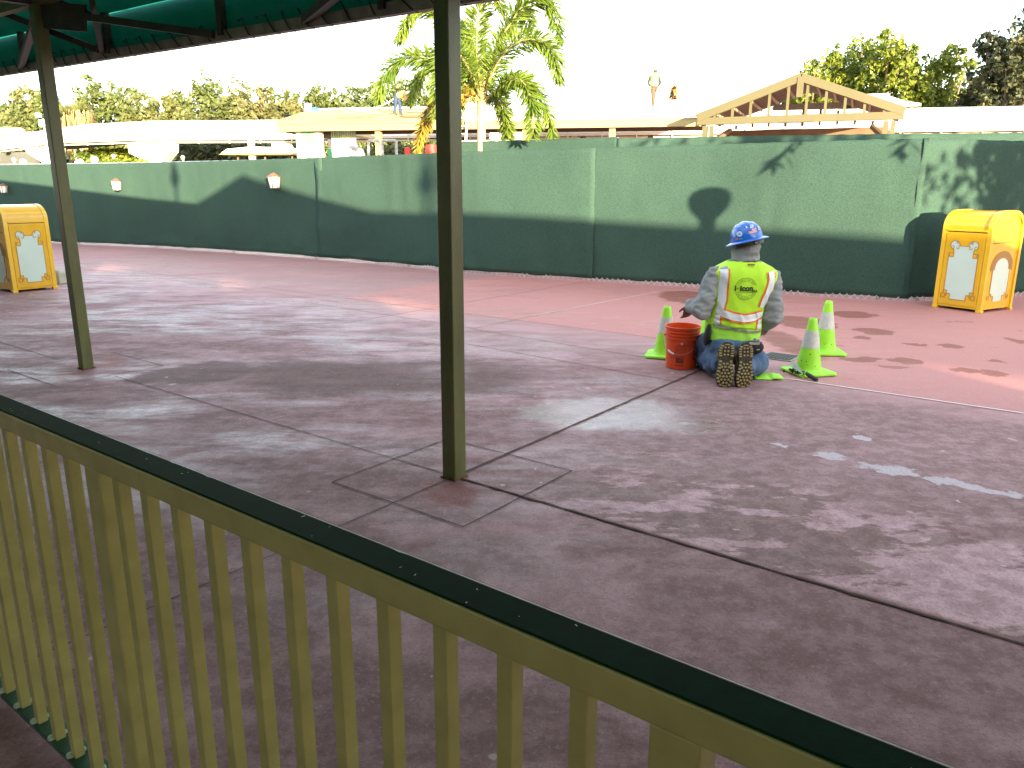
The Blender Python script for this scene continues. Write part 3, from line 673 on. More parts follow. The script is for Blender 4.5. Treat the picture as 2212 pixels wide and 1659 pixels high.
o = mb.build('soil_clump', dirt); tag(o, 'small heap of dark soil on the front right cone base', 'soil', kind='stuff'); o.location = (2.531, 6.40, 0); o.rotation_euler = (0, 0, R(14))
cone((2.99, 7.23, 0), R(-6), 'rear right lime cone standing behind the front right one', .50, True)
cone((1.433, 7.06, 0), R(-18), 'lime cone half hidden behind the orange bucket')
cone((2.04, 7.86, 0), R(24), 'lime cone hidden behind the kneeling worker, one base corner showing', .46)

# ================================================================== bucket
def bucket():
    t = empty('bucket', (1.486, 6.61, 0), 0, 'bright orange plastic bucket with wire handle left of the worker', 'bucket')
    og = mat('orange_plastic', (0.78, 0.075, 0.012), .38, .06, 6); h = .372
    r0, r1 = .130, .1465; rr = lambda z: r0 + (r1 - r0) * z / h
    pf = [(.001, .004), (r0 - .006, .0), (r0, .006)] + [(rr(z), z) for z in (.05, .12, .2, .255)]
    for z in (.262, .292, .318): pf += [(rr(z), z), (rr(z) + .011, z + .003), (rr(z) + .011, z + .009), (rr(z) + .001, z + .013)]
    pf += [(rr(.345), .345), (rr(.35) + .009, .350), (rr(.36) + .010, .366), (rr(h) + .004, h), (r1 - .003, h - .003), (r1 - .008, .3), (r0 - .007, .02), (.001, .014)]
    mb = MB(); mb.lathe(pf, n=56); mb.build('body', og, t, smooth=True)
    def patch(mb, a0, a1, z0, z1, e=.0012):
        n = max(2, int(abs(a1 - a0) / 5)); vs = []
        for i in range(n + 1):
            a = R(a0 + (a1 - a0) * i / n)
            for z in (z0, z1): vs.append(((rr(z) + e) * math.cos(a), (rr(z) + e) * math.sin(a), z))
        mb.add(vs, [(2 * i, 2 * i + 2, 2 * i + 3, 2 * i + 1) for i in range(n)])
    ink = mat('faded_black_print', (0.30, 0.035, 0.012), .5, .5, 30, col2=(0.10, 0.02, .012)); mb = MB(); rnd = random.Random(9)
    for zi in range(9):                               # rows of worn small print
        z = .205 - zi * .0115; a = -128 + rnd.uniform(0, 3)
        while a < -88: w = rnd.uniform(2, 7); patch(mb, a, a + w, z, z + .0045); a += w + 1.4
    patch(mb, -122, -94, .060, .105, .0013)
    for z in (.205, .219):
        a = -118
        while a < -78: w = rnd.uniform(2, 5); patch(mb, a, a + w, z, z + .006); a += w + 1.2
    a = -124
    while a < -96: w = rnd.uniform(2, 4); patch(mb, a, a + w, .034, .046); a += w + .9
    mb.build('print', ink, t)
    mb = MB(); patch(mb, -55, -20, .085, .20); mb.build('label_panel', mat('dark_print_panel', (0.10, 0.012, 0.008), .4, .3, 30), t)
    mb = MB()
    for z0, z1 in ((.098, .130), (.142, .186)): patch(mb, -51, -24, z0, z1, .002)
    mb.build('label_panel', og, t)
    # hazard diamond
    mb = MB(); a0 = R(-103); z = .232; vs = []
    for da, dz in ((-4.6, 0), (0, -.011), (4.6, 0), (0, .011)):
        a = a0 + R(da); vs.append(((rr(z + dz) + .0015) * math.cos(a), (rr(z + dz) + .0015) * math.sin(a), z + dz))
    mb.add(vs, [(0, 1, 2, 3)]); mb.build('diamond_mark', mat('diamond_white', (0.8, 0.7, 0.6)), t)
    mb = MB(); a = a0; mb.box(((rr(z) + .002) * math.cos(a), (rr(z) + .002) * math.sin(a), z), (.003, .001, .010)); mb.build('diamond_symbol', black, t)
    wire = mat('dull_wire', (0.35, 0.32, 0.30), .4, .1, 9, metal=.6); ear = R(-22)
    pa = Vector((math.cos(ear) * (rr(.275) + .012), math.sin(ear) * (rr(.275) + .012), .272)); pb = Vector((math.cos(ear + math.pi) * (rr(.275) + .012), math.sin(ear + math.pi) * (rr(.275) + .012), .272))
    pts = []
    for k in range(25):                               # bail hanging down on the near side
        th_ = math.pi * k / 24; c0 = (pa + pb) / 2; e1 = (pa - pb) / 2; dr = Vector((math.sin(ear) , -math.cos(ear), 0)); e2 = Vector((dr.x * .155, dr.y * .155, -.135))
        pts.append(c0 + e1 * math.cos(th_) * 1.0 + e2 * math.sin(th_))
    mb = MB(); mb.tube(pts, .0022, 6); hd = mb.build('handle', wire, t, smooth=True)
    mb = MB(); mb.tube(pts[14:18], .0085, 8); mb.build('grip', white_paint, hd, smooth=True)
    for q in (pa, pb):
        mb = MB(); d = q.normalized(); d.z = 0; mb.tube([q - d * .015, q + d * .004], .014, 10); mb.build('ear', og, t)
bucket()

# floor drain, trowel, cloth
t = empty('floor_drain', (2.50, 7.02, 0), ANG, 'small dark square floor drain in front of the worker', 'drain')
mb = MB(); mb.box((0, 0, .006), (.30, .30, .008)); mb.build('frame', mat('drain_frame', (0.22, 0.20, 0.18), .5), t)
mb = MB(); mb.box((0, 0, .0085), (.26, .26, .006))
mb.build('grate', mat('drain_dark', (0.02, 0.022, 0.02), .6), t)
mb = MB()
for i in range(7): mb.box((-.105 + i * .035, 0, .0125), (.014, .24, .004))
mb.build('bars', mat('drain_bar', (0.05, 0.055, 0.05), .5), t)
t = empty('trowel', (2.425, 6.19, 0), R(-62), 'steel hand trowel resting on the edge of the front right cone base', 'trowel')
Tm = Matrix.Rotation(R(-9), 3, 'Y').inverted()
mb = MB()
mb.prism([(-.04, -.045), (-.04, .045), (.0, .052), (.055, .012), (.055, -.012), (.0, -.052)], lambda q: Vector((-.10 + q[0] * 1.2, q[1] * .8, .100 - (q[0] + .04) * .62)), lambda q: Vector((-.10 + q[0] * 1.2 - .001, q[1] * .8, .103 - (q[0] + .04) * .62)))
mb.build('blade', mat('worn_blade', (0.33, 0.36, 0.36), .35, .2, 40, metal=.5), t)
mb = MB(); mb.tube([(-.03, 0, .042), (-.005, 0, .054), (.02, 0, .046)], .005, 6); mb.build('tang', steel, t)
mb = MB(); mb.tube([(.012, 0, .046), (.05, 0, .034), (.10, 0, .021), (.128, 0, .016)], [.013, .019, .018, .014], 10); mb.build('handle', mat('dark_wood_handle', (0.03, 0.028, 0.026), .6), t, smooth=True)
mb = MB(); pts = []
c0 = Vector((2.11, 6.20, 0))
vs = []; nx, ny = 14, 8
for i in range(nx + 1):
    for j in range(ny + 1):
        u_, v_ = i / nx, j / ny; vs.append((c0.x + (u_ - .5) * .22, c0.y + (v_ - .5) * .16 - .04 * (u_ - .5), .008 + .03 * max(0, math.sin(v_ * 3.1)) * (.4 + .6 * abs(noise.noise(Vector((u_ * 4, v_ * 5, 1)))) * 2) + .012 * (u_ > .6)))
mb.add(vs, [(i * (ny + 1) + j, (i + 1) * (ny + 1) + j, (i + 1) * (ny + 1) + j + 1, i * (ny + 1) + j + 1) for i in range(nx) for j in range(ny)])
o = one(mb, 'knee_pad', lime, 'folded lime cloth pad under the kneeling worker\'s right knee', 'knee pad', smooth='all'); sm = o.modifiers.new('t', 'SOLIDIFY'); sm.thickness = .006
# ================================================================== people
skin = mat('skin', (0.28, 0.13, 0.075), .55, .08, 12)
grey_cloth = mat('grey_hoodie_fabric', (0.25, 0.26, 0.255), .85, .08, 6, .3, 300)
lime_cloth = mat('lime_vest_fabric', (0.50, 0.86, 0.025), .7, .04, 5, .2, 350)
silver = mat('reflective_tape', (0.74, 0.77, 0.77), .35, .05, 12)
orange = mat('orange_trim', (0.90, 0.16, 0.015), .6, .05, 10)
denim = mat('blue_denim', (0.055, 0.105, 0.195), .85, .3, 7, .4, 350, col2=(0.11, 0.18, 0.29))
blk_cloth = mat('black_fabric', (0.010, 0.011, 0.012), .7, .2, 20)
boot_tan = mat('boot_leather', (0.16, 0.105, 0.055), .7, .2, 20)
sole_dark = mat('dirty_sole', (0.040, 0.030, 0.016), .85, .4, 30)
sole_tan = mat('tan_lug_rubber', (0.30, 0.23, 0.095), .75, .22, 30)
blue_hat = mat('blue_hard_hat_plastic', (0.012, 0.13, 0.52), .25, .06, 6, coat=.4)

def blob(mb, c, r, rot=None, n=20):
    pf = [(math.sin(math.pi * k / 12) if 0 < k < 12 else .001, -math.cos(math.pi * k / 12)) for k in range(13)]
    M3 = Matrix.Diagonal(Vector(r)); M3 = (rot @ M3) if rot is not None else M3
    mb.lathe(pf, c, n, M3)
def hand(mb, w, d, pn, side, L_=.185, curl=.5, skip=False):
    "palm, four fingers of unequal length with two bends and a thumb leaving the side of the palm"
    w = Vector(w); d = Vector(d).normalized(); pn = Vector(pn).normalized(); sx = d.cross(pn).normalized() * side; pn = sx.cross(d).normalized() * side
    pl = L_ * .50; mb.tube([w - d * .02, w + d * pl * .3, w + d * pl * .75, w + d * pl], [(.024, .017), (.034, .016), (.040, .015), (.038, .012)], 12)
    # the tube's frame may be turned: add knuckle pads across the palm
    for k, (o, fl) in enumerate(((-.029, .90), (-.010, 1.0), (.010, .95), (.028, .74))):
        b = w + d * pl * .55 + sx * o; kn = w + d * pl * .98 + sx * o; F = L_ * .45 * fl
        mb.tube([b, kn], [.0105, .0095], 8)
        cc = curl * (1 + .12 * k); d1 = (d * math.cos(cc) + pn * math.sin(cc)); d2 = (d * math.cos(cc * 2) + pn * math.sin(cc * 2)); d3 = d * math.cos(cc * 2.7) + pn * math.sin(cc * 2.7)
        p1 = kn + d1 * F * .45; p2 = p1 + d2 * F * .32; p3 = p2 + d3 * F * .23
        mb.tube([kn, p1, p2, p3], [.0095, .0085, .0078, .0062], 8)
    tb = w + d * pl * .22 - sx * .022; t1 = tb + (d * .6 - sx * .75 + pn * .3).normalized() * .034; t2 = t1 + (d * .85 - sx * .35 + pn * .35).normalized() * .03; t3 = t2 + (d * .9 - sx * .05 + pn * .4).normalized() * .022
    mb.tube([tb, t1, t2, t3], [.013, .0115, .010, .0075], 8)

def worker():
    t = empty('person', (1.83, 6.2, 0), 0, 'kneeling worker seen from behind in blue hard hat, lime vest, grey hoodie and jeans', 'person')
    O = Vector((1.83, 6.2, 0))
    def B(mb, name, mt_, par=t, **k):
        mb.v = [v - O for v in mb.v]; return mb.build(name, mt_, par, **k)
    # ---- the body
    shL, elL, wrL = Vector((1.665, 6.31, .845)), Vector((1.545, 6.24, .565)), Vector((1.492, 6.43, .575))
    shR, elR, wrR = Vector((2.115, 6.31, .82)), Vector((2.135, 6.25, .525)), Vector((2.150, 6.47, .40))
    mb = MB()
    mb.tube([(1.83, 6.32, .30), (1.83, 6.32, .45), (1.86, 6.32, .65), (1.885, 6.32, .80), (1.89, 6.32, .88), (1.895, 6.325, .94), (1.90, 6.34, 1.02)], [(.17, .11), (.15, .10), (.17, .10), (.19, .10), (.13, .08), (.058, .058), (.056, .06)], 16)
    blob(mb, (1.90, 6.345, 1.115), (.077, .098, .115))                       # skull, jaw
    blob(mb, (1.90, 6.385, 1.055), (.055, .060, .055)); blob(mb, (1.90, 6.445, 1.095), (.014, .022, .024))   # jaw, nose
    for sx in (-1, 1): blob(mb, (1.90 + sx * .080, 6.35, 1.105), (.012, .022, .032)); blob(mb, (1.90 + sx * .032, 6.432, 1.125), (.014, .010, .009))
    blob(mb, (1.90, 6.440, 1.052), (.026, .010, .009))
    for a, e, w in ((shL, elL, wrL), (shR, elR, wrR)):
        mb.tube([Vector((1.89, 6.32, a.z)).lerp(a, .5), a, a.lerp(e, .5), e, e.lerp(w, .5), w], [.05, .055, .046, .038, .036, .026], 12)
    hand(mb, wrL, (-.12, .35, -.9), (-.2, .9, .2), 1, curl=.35)
    hand(mb, wrR, (.30, .75, -.45), (-.5, .3, -.8), -1, curl=.45)
    for hp, kn, an in ((Vector((1.74, 6.30, .33)), Vector((1.68, 6.70, .10)), Vector((1.70, 6.10, .10))), (Vector((1.93, 6.30, .33)), Vector((2.04, 6.68, .10)), Vector((1.845, 6.10, .10)))):
        mb.tube([(1.83, 6.32, .33), hp, hp.lerp(kn, .5), kn, kn.lerp(an, .35), an], [.10, .085, .070, .052, .048, .035], 12)
    o = B(mb, 'body', skin); remeshed(o, .005, 3)
    # ---- jeans
    mb = MB()
    blob(mb, (1.83, 6.30, .27), (.205, .165, .13)); blob(mb, (1.745, 6.25, .25), (.120, .13, .12)); blob(mb, (1.92, 6.25, .25), (.125, .13, .12))
    mb.tube([(1.83, 6.31, .26), (1.83, 6.31, .345)], [(.200, .145), (.205, .145)], 24)
    mb.tube([(1.74, 6.30, .27), (1.69, 6.50, .22), (1.66, 6.70, .115)], [.115, .105, .075], 16)
    mb.tube([(1.93, 6.30, .27), (2.00, 6.48, .21), (2.05, 6.66, .115)], [.12, .110, .078], 16)
    mb.tube([(1.68, 6.72, .080), (1.67, 6.50, .10), (1.685, 6.28, .125), (1.70, 6.10, .13)], [.070, .080, .082, .060], 16)
    mb.tube([(2.06, 6.68, .080), (2.045, 6.46, .095), (1.985, 6.22, .105), (1.885, 6.06, .12)], [.072, .090, .095, .062], 16)
    blob(mb, (1.662, 6.28, .14), (.060, .13, .115)); blob(mb, (2.045, 6.27, .11), (.085, .14, .105), Matrix.Rotation(R(-20), 3, 'Z'))
    o = B(mb, 'jeans', denim); remeshed(o, .009, 4, .017, 10, 3)
    for v in o.data.vertices: v.co.z = max(v.co.z, .004)
    for sx, xx in ((0, 1.838),):
        mb = MB(); mb.tube([(xx, 6.168, .345), (xx, 6.135, .30), (xx + .002, 6.115, .25)], .004, 5); B(mb, 'centre_seam', denim, o)
        mb = MB(); mb.box((1.838, 6.158, .322), (.014, .008, .045)); B(mb, 'belt_loop', mat('faded_denim', (0.22, 0.30, 0.40), .8), o)
    # ---- hoodie: torso, sleeves and hood
    mb = MB()
    mb.tube([(1.83, 6.32, .36), (1.835, 6.32, .50), (1.86, 6.32, .68), (1.89, 6.32, .80), (1.89, 6.32, .87), (1.893, 6.325, .93)], [(.205, .14), (.20, .135), (.215, .135), (.235, .135), (.20, .12), (.11, .10)], 24)
    mb.tube([shL + Vector((.06, 0, .0)), shL, shL.lerp(elL, .35), shL.lerp(elL, .75), elL + Vector((.0, -.01, -.01)), elL.lerp(wrL, .5) + Vector((.0, 0, .0)), wrL], [.078, .080, .076, .078, .084, .072, .045], 18)
    mb.tube([shR + Vector((-.06, 0, .0)), shR, shR.lerp(elR, .35), shR.lerp(elR, .75), elR + Vector((-.005, -.01, -.01)), elR.lerp(wrR, .5), wrR], [.078, .082, .078, .080, .086, .072, .045], 18)
    mb.tube([(1.893, 6.325, .90), (1.895, 6.325, .935), (1.897, 6.33, .97), (1.90, 6.34, 1.04), (1.90, 6.345, 1.10), (1.905, 6.345, 1.16), (1.91, 6.35, 1.21)], [(.125, .105), (.118, .105), (.106, .108), (.110, .116), (.108, .118), (.100, .108), (.05, .06)], 20)
    o = B(mb, 'hoodie', grey_cloth); remeshed(o, .0085, 3, .0150, 9.5, 1, stretch=(1, 1, 1.6))
    dk = mat('dark_cord', (.02, .02, .02), .7)
    mb = MB(); mb.tube([(1.79, 6.245, .962), (1.84, 6.212, .952), (1.89, 6.203, .958), (1.94, 6.205, .955), (1.975, 6.22, .965)], .0035, 6); B(mb, 'hood_cord', dk, o)
    # ---- vest surface
    rows = [(.27, 1.83, 6.315, .212, .158), (.34, 1.832, 6.315, .222, .165), (.42, 1.835, 6.315, .222, .166), (.50, 1.84, 6.315, .216, .162), (.60, 1.855, 6.315, .218, .160), (.70, 1.88, 6.315, .240, .160), (.78, 1.892, 6.315, .255, .160), (.84, 1.892, 6.318, .266, .158), (.872, 1.890, 6.32, .262, .150), (.905, 1.888, 6.322, .222, .138), (.935, 1.888, 6.325, .165, .122), (.957, 1.890, 6.326, .120, .112)]
    def row(z):
        if z <= rows[0][0]: return rows[0][1:]
        for a, b in zip(rows[:-1], rows[1:]):
            if z <= b[0]:
                f_ = (z - a[0]) / (b[0] - a[0]); return tuple(a[i] + (b[i] - a[i]) * f_ for i in range(1, 5))
        return rows[-1][1:]
    NE = 2.35
    def wrk(x, z):
        w = .006 * noise.noise(Vector((x * 9, 1, z * 7))) + .003 * noise.noise(Vector((x * 20, 4, z * 16)))
        f_ = math.exp(-((z - .47) / .07) ** 2); w += f_ * .006 * math.sin(z * 150 + 3 * noise.noise(Vector((x * 6, 0, 2))) * 3) * min(1, abs(x - 1.85) * 6)
        fold = noise.noise(Vector(((x + .35 * z) * 7, 8, z * 1.2))); w += .007 * max(0, 1 - abs(fold) * 7)
        return w
    def back(x, z, off=0.0):
        cx_, cy_, rx, ry = row(z); q = min(.995, abs(x - cx_) / rx); return Vector((x, cy_ - (ry + off) * (1 - q ** NE) ** (1 / NE) - wrk(x, z) - off * .3, z))
    def shell(name, z0, z1, off, mt_, zb=None, nz_=34, na=72, par=t):
        mb = MB(); vs = []
        for k in range(nz_ + 1):
            for i in range(na):
                a = 2 * math.pi * i / na; c, s = math.cos(a), math.sin(a)
                x01 = .5 + .5 * c
                zz0 = z0 if zb is None else z0 + (zb - z0) * x01
                z = zz0 + (z1 - zz0) * k / nz_; cx_, cy_, rx, ry = row(z)
                x = cx_ + (rx + off) * math.copysign(abs(c) ** (2 / NE), c); y = cy_ + (ry + off) * math.copysign(abs(s) ** (2 / NE), s)
                if s < 0: y -= wrk(x, z)
                vs.append((x, y, z))
        mb.add(vs, [(k * na + i, k * na + (i + 1) % na, (k + 1) * na + (i + 1) % na, (k + 1) * na + i) for k in range(nz_) for i in range(na)])
        o = B(mb, name, mt_, par, smooth='all'); sm = o.modifiers.new('t', 'SOLIDIFY'); sm.thickness = .004; sm.offset = -1
        return o
    shell('shirt', .315, .47, .004, mat('lime_shirt_fabric', (0.42, 0.88, 0.07), .75, .05, 6), None, 14)
    vest = shell('safety_vest', .452, .957, .008, lime_cloth, .402)
    def sheet(name, pts_w, mt_, off, par, n=10, m_=4):
        "pts_w: list of (x0,z0,x1,z1) cross-bars; a strip draped over the back"
        mb = MB(); vs = []; seq = []
        for a, b in zip(pts_w[:-1], pts_w[1:]):
            for k in range(n): seq.append(tuple(a[i] + (b[i] - a[i]) * k / n for i in range(4)))
        seq.append(pts_w[-1])
        for q in seq:
            for j in range(m_ + 1):
                f_ = j / m_; vs.append(back(q[0] + (q[2] - q[0]) * f_, q[1] + (q[3] - q[1]) * f_, off))
        k = m_ + 1; mb.add(vs, [(r * k + j, (r + 1) * k + j, (r + 1) * k + j + 1, r * k + j + 1) for r in range(len(seq) - 1) for j in range(m_)])
        o = B(mb, name, mt_, par, smooth='all'); return o
    def stripe(path_, w, name='reflective_stripe'):
        "path_ of centre points (x,z); orange edges wider underneath"
        def bars(hw):
            o_ = []
            for i, p in enumerate(path_):
                a = Vector(path_[max(i - 1, 0)]); b = Vector(path_[min(i + 1, len(path_) - 1)]); d = (b - a).normalized(); q = Vector((-d.y, d.x)) * hw
                o_.append((p[0] + q.x, p[1] + q.y, p[0] - q.x, p[1] - q.y))
            return o_
        sheet('orange_edging', bars(w / 2 + .0135), orange, .0125, vest); return sheet(name, bars(w / 2), silver, .0155, vest)
    stripe([(1.700, .905), (1.697, .84), (1.694, .74), (1.695, .66), (1.680, .585)], .056)
    stripe([(2.075, .882), (2.085, .82), (2.072, .74), (2.045, .67), (2.022, .59)], .056)
    stripe([(1.655, .478), (1.660, .44)][:0] or [(1.662, .53), (1.662, .455)], .044)
    stripe([(2.018, .50), (2.014, .415)], .044)
    stripe([(1.652, .578), (1.70, .548), (1.78, .522), (1.87, .507), (1.95, .515), (2.00, .528), (2.048, .530)], .056)
    sheet('shoulder_patch', [(1.672, .912, 1.728, .921), (1.674, .895, 1.728, .903)], mat('dark_tape', (.25, .27, .28), .5), .017, vest)
    sheet('hem_tape', [(1.640, .455, 1.640, .436), (1.74, .444, 1.74, .424), (1.86, .420, 1.86, .398), (1.96, .406, 1.96, .385), (2.035, .402, 2.035, .382)], mat('grey_hem_tape', (0.22, 0.21, 0.17), .7), .014, vest)
    sheet('neck_label', [(1.877, .943, 1.877, .931), (1.935, .943, 1.935, .931)], mat('brown_neck_label', (0.28, 0.10, 0.03), .7), .018, vest, 4, 2)
    pipe = mat('dark_piping', (0.07, 0.075, 0.04), .7)
    for pts in ([(1.645, .905), (1.632, .86), (1.646, .80), (1.655, .73), (1.660, .66), (1.655, .60)], [(2.128, .885), (2.145, .83), (2.135, .76), (2.11, .69), (2.075, .62), (2.063, .58)]):
        mb = MB(); mb.tube([back(x, z, .012) for x, z in pts], .0045, 6); B(mb, 'armhole_piping', pipe, vest)
    # printed logo
    ink = mat('vest_print_ink', (0.020, 0.045, 0.010), .7)
    def text(parent, s, cx_, cz, size, ang=0.0, bold=0, align='CENTER', fn=None, mt_=ink, name='print_text'):
        cu = bpy.data.curves.new('t', 'FONT'); cu.body = s; cu.size = size; cu.align_x = align; cu.offset = bold; cu.resolution_u = 3
        ob = bpy.data.objects.new('t', cu); COL.objects.link(ob); bpy.context.view_layer.update()
        me = bpy.data.meshes.new_from_object(ob.evaluated_get(bpy.context.evaluated_depsgraph_get())); bpy.data.objects.remove(ob)
        c, s_ = math.cos(ang), math.sin(ang); fn = fn or (lambda x, z: back(x, z, .0125) - O)
        for v in me.vertices:
            x, y = v.co.x, v.co.y; v.co = fn(cx_ + x * c - y * s_, cz + x * s_ + y * c)
        me.materials.clear(); me.materials.append(mt_)
        o = bpy.data.objects.new(name, me); COL.objects.link(o); o.parent = parent; return o
    lx, lz = 1.868, .748
    text(vest, 'i', lx - .083, lz - .016, .062, bold=.0028); text(vest, 'icon', lx + .004, lz - .016, .062, bold=.0028)
    text(vest, 'USA', lx + .068, lz - .026, .026, bold=.0012)
    mb = MB()
    lc = (lx - .066, lz + .002)
    for k in range(4):
        a = k * math.pi / 2; q = [back(lc[0] + .011 * math.cos(a), lc[1] + .011 * math.sin(a), .0125)] + [back(lc[0] + .0045 * math.cos(a + s_ * .8), lc[1] + .0045 * math.sin(a + s_ * .8), .0125) for s_ in (1, -1)]
        mb.add(q, [(0, 1, 2)])
    B(mb, 'maple_mark', ink, vest)
    def arc(r, a0, a1, w=.003):
        mb = MB(); n = 30; vs = []
        for i in range(n + 1):
            a = R(a0 + (a1 - a0) * i / n)
            for rr in (r - w / 2, r + w / 2): vs.append(back(lx + rr * math.cos(a), lz + rr * math.sin(a), .0125))
        mb.add(vs, [(2 * i, 2 * i + 2, 2 * i + 3, 2 * i + 1) for i in range(n)]); B(mb, 'ring_line', ink, vest)
    arc(.086, 20, 160); arc(.060, 32, 148, .0015); arc(.086, 205, 335); arc(.060, 218, 322, .0015)
    for s, a0, a1, flip in (('LIVING TO BE SAFE', 152, 30, 0), ('AND ACCIDENT FREE', 214, 328, 1)):
        for i, ch in enumerate(s):
            if ch == ' ': continue
            a = R(a0 + (a1 - a0) * i / (len(s) - 1)); rr = .067 if not flip else .0785
            text(vest, ch, lx + rr * math.cos(a), lz + rr * math.sin(a), .0155, a + (-math.pi / 2 if not flip else math.pi / 2), name='ring_letter')
    mb = MB(); mb.add([back(lx - .088 + .176 * i / 12, lz - .031 + dz, .0125) for i in range(13) for dz in (0, .002)], [(2 * i, 2 * i + 2, 2 * i + 3, 2 * i + 1) for i in range(12)]); B(mb, 'rule_line', ink, vest)
    # ---- belt and pouches
    mb = MB(); mb.lathe([(1, -.018), (1.0, .018), (.97, .018), (.97, -.018)], (0, 0, 0), 48); mb.v = [Vector((1.832 + v.x * .214, 6.313 + v.y * .158, .322 + v.z - .02 * (v.x))) for v in mb.v]
    B(mb, 'belt', mat('dark_belt_leather', (0.028, 0.035, 0.018), .5), t, smooth=True)
    p = MB(); blob(p, (0, 0, 0), (.086, .034, .062)); p.v = [Vector((1.962 + v.x, 6.135 + v.y, .280 + v.z * (1.05 if v.z < 0 else .8) - abs(v.x) * .06)) for v in p.v]; po = B(p, 'belt_pouch', blk_cloth, t, smooth='all')
    mb = MB(); mb.tube([(1.888, 6.125, .312), (1.92, 6.106, .331), (1.965, 6.100, .333), (2.020, 6.112, .316)], .007, 8); B(mb, 'zip_piping', mat('pouch_piping', (.16, .15, .13), .6), po)
    mb = MB(); mb.box((1.958, 6.101, .312), (.086, .006, .020)); B(mb, 'pouch_window', mat('pouch_mesh', (0.42, 0.40, 0.34), .7), po, bevel=.002)
    mb = MB(); mb.box((1.99, 6.099, .262), (.024, .003, .004)); B(mb, 'pouch_label', silver, po)
    mb = MB(); blob(mb, (1.612, 6.25, .355), (.028, .048, .092), Matrix.Rotation(R(8), 3, 'Y')); B(mb, 'phone_holster', blk_cloth, t, smooth='all')
    # ---- boots with lugged soles
    def boot(tc_, hc, sgn):
        tc_ = Vector(tc_); hc = Vector(hc); ex = Vector((1, .10 * sgn, 0)).normalized(); L_ = (hc - tc_).length; ey = (hc - tc_).normalized(); en = ex.cross(ey).normalized()     # en towards the camera
        if en.y > 0: en = -en
        hw = lambda t_: 1.17 * (.060 * (max(0, 1 - ((.27 - t_) / .29) ** 2)) ** .45 if t_ < .27 else (.060 - .014 * math.sin((t_ - .27) / .33 * math.pi / 2) if t_ < .60 else (.046 + .006 * math.sin((t_ - .60) / .2 * math.pi / 2) if t_ < .80 else .052 * (max(0, 1 - ((t_ - .80) / .215) ** 2)) ** .5)))
        bend = lambda t_: -.035 * max(0, .30 - t_) ** 1.4 * 4
        def P(u, t_, w): return tc_ + ey * (t_ * L_) + ex * (u + .006 * sgn * math.sin(t_ * 3)) + en * (w + bend(t_))
        mb = MB(); ts = [0.0] + [.02 + .96 * k / 34 for k in range(35)] + [1.0]; vs = []
        for t_ in ts:
            h_ = max(hw(min(max(t_, .004), .996)), .004)
            vs += [P(-h_, t_, 0), P(h_, t_, 0), P(h_, t_, -.030), P(-h_, t_, -.030)]
        n = len(ts); fs = [(0, 1, 2, 3), (4 * n - 4, 4 * n - 1, 4 * n - 2, 4 * n - 3)]
        for i in range(n - 1):
            for a, b in ((0, 1), (1, 2), (2, 3), (3, 0)): fs.append((4 * i + a, 4 * i + b, 4 * i + 4 + b, 4 * i + 4 + a))
        mb.add(vs, fs)
        up_ = MB(); up_.tube([P(0, .05, -.045), P(0, .18, -.060), P(0, .45, -.070), P(0, .70, -.075), P(0, .93, -.055)], [(.042, .034), (.054, .044), (.050, .050), (.046, .052), (.040, .035)], 16)
        up_.tube([P(0, .75, -.05), P(0, .74, -.14), P(0, .72, -.22)], [.048, .050, .052], 14)
        o = B(up_, 'boot', boot_tan); remeshed(o, .008, 3, .003, 14)
        so_ = B(mb, 'sole', sole_dark, o, bevel=.002)
        rnd = random.Random(3 + sgn); lg = MB()
        def lug(u, t_, a, b, rot_, th=.007):
            u2 = abs(u) + max(a, b) * .8
            if u2 > hw(t_) * 1.03: return
            c_, s_ = math.cos(rot_), math.sin(rot_)
            def q(x, y, w): return P(u + x * c_ - y * s_, t_ + (x * s_ + y * c_) / L_, w)
            f_ = .78; vs = [q(x * a, y * b, .0) for x, y in ((-1, -1), (1, -1), (1, 1), (-1, 1))] + [q(x * a * f_, y * b * f_, th) for x, y in ((-1, -1), (1, -1), (1, 1), (-1, 1))]
            lg.add(vs, [(4, 5, 6, 7), (0, 1, 5, 4), (1, 2, 6, 5), (2, 3, 7, 6), (3, 0, 4, 7)])
        def rl(u, t_, r, th=.007):
            vs = [P(u + r * math.cos(k * math.pi / 4), t_ + r * math.sin(k * math.pi / 4) / L_, 0) for k in range(8)] + [P(u + .8 * r * math.cos(k * math.pi / 4), t_ + .8 * r * math.sin(k * math.pi / 4) / L_, th) for k in range(8)]
            lg.add(vs, [tuple(range(8, 16))] + [(k, (k + 1) % 8, 8 + (k + 1) % 8, 8 + k) for k in range(8)])
        for t_ in [.05 + .073 * k for k in range(8)]:                # edge blocks round the ball
            h_ = hw(t_)
            for sg in (-1, 1): lug(sg * (h_ - .0135), t_ + .008, .0112, .0088, sg * .25, .009)
        for k, t_ in enumerate([.10 + .070 * k for k in range(7)]):
            h_ = hw(t_) - .024
            for u in ((-.027, .0, .027) if k % 2 else (-.0135, .0135, -.040, .040)):
                if abs(u) > h_ - .004: continue
                if (k + int(u * 100)) % 3 == 0: rl(u, t_, .0105, .009)
                else: lug(u, t_, .0102, .0085, rnd.uniform(-.8, .8), .009)
        for t_ in (.70, .755, .81, .865, .915):
            h_ = hw(t_)
            for sg in (-1, 1): lug(sg * (h_ - .0145), t_, .0125, .0070, sg * .1, .009)
        for t_ in (.72, .80, .88): 
            for u in (-.013, .013): rl(u, t_ , .0095, .009)
        lug(0, .945, .020, .006, 0); lug(0, .035, .018, .006, 0)
        B(lg, 'tread_lugs', sole_tan, so_)['kind'] = 'stuff'
    boot((1.678, 5.868, .006), (1.708, 5.985, .345), -1)
    boot((1.824, 5.862, .004), (1.852, 5.985, .338), 1)
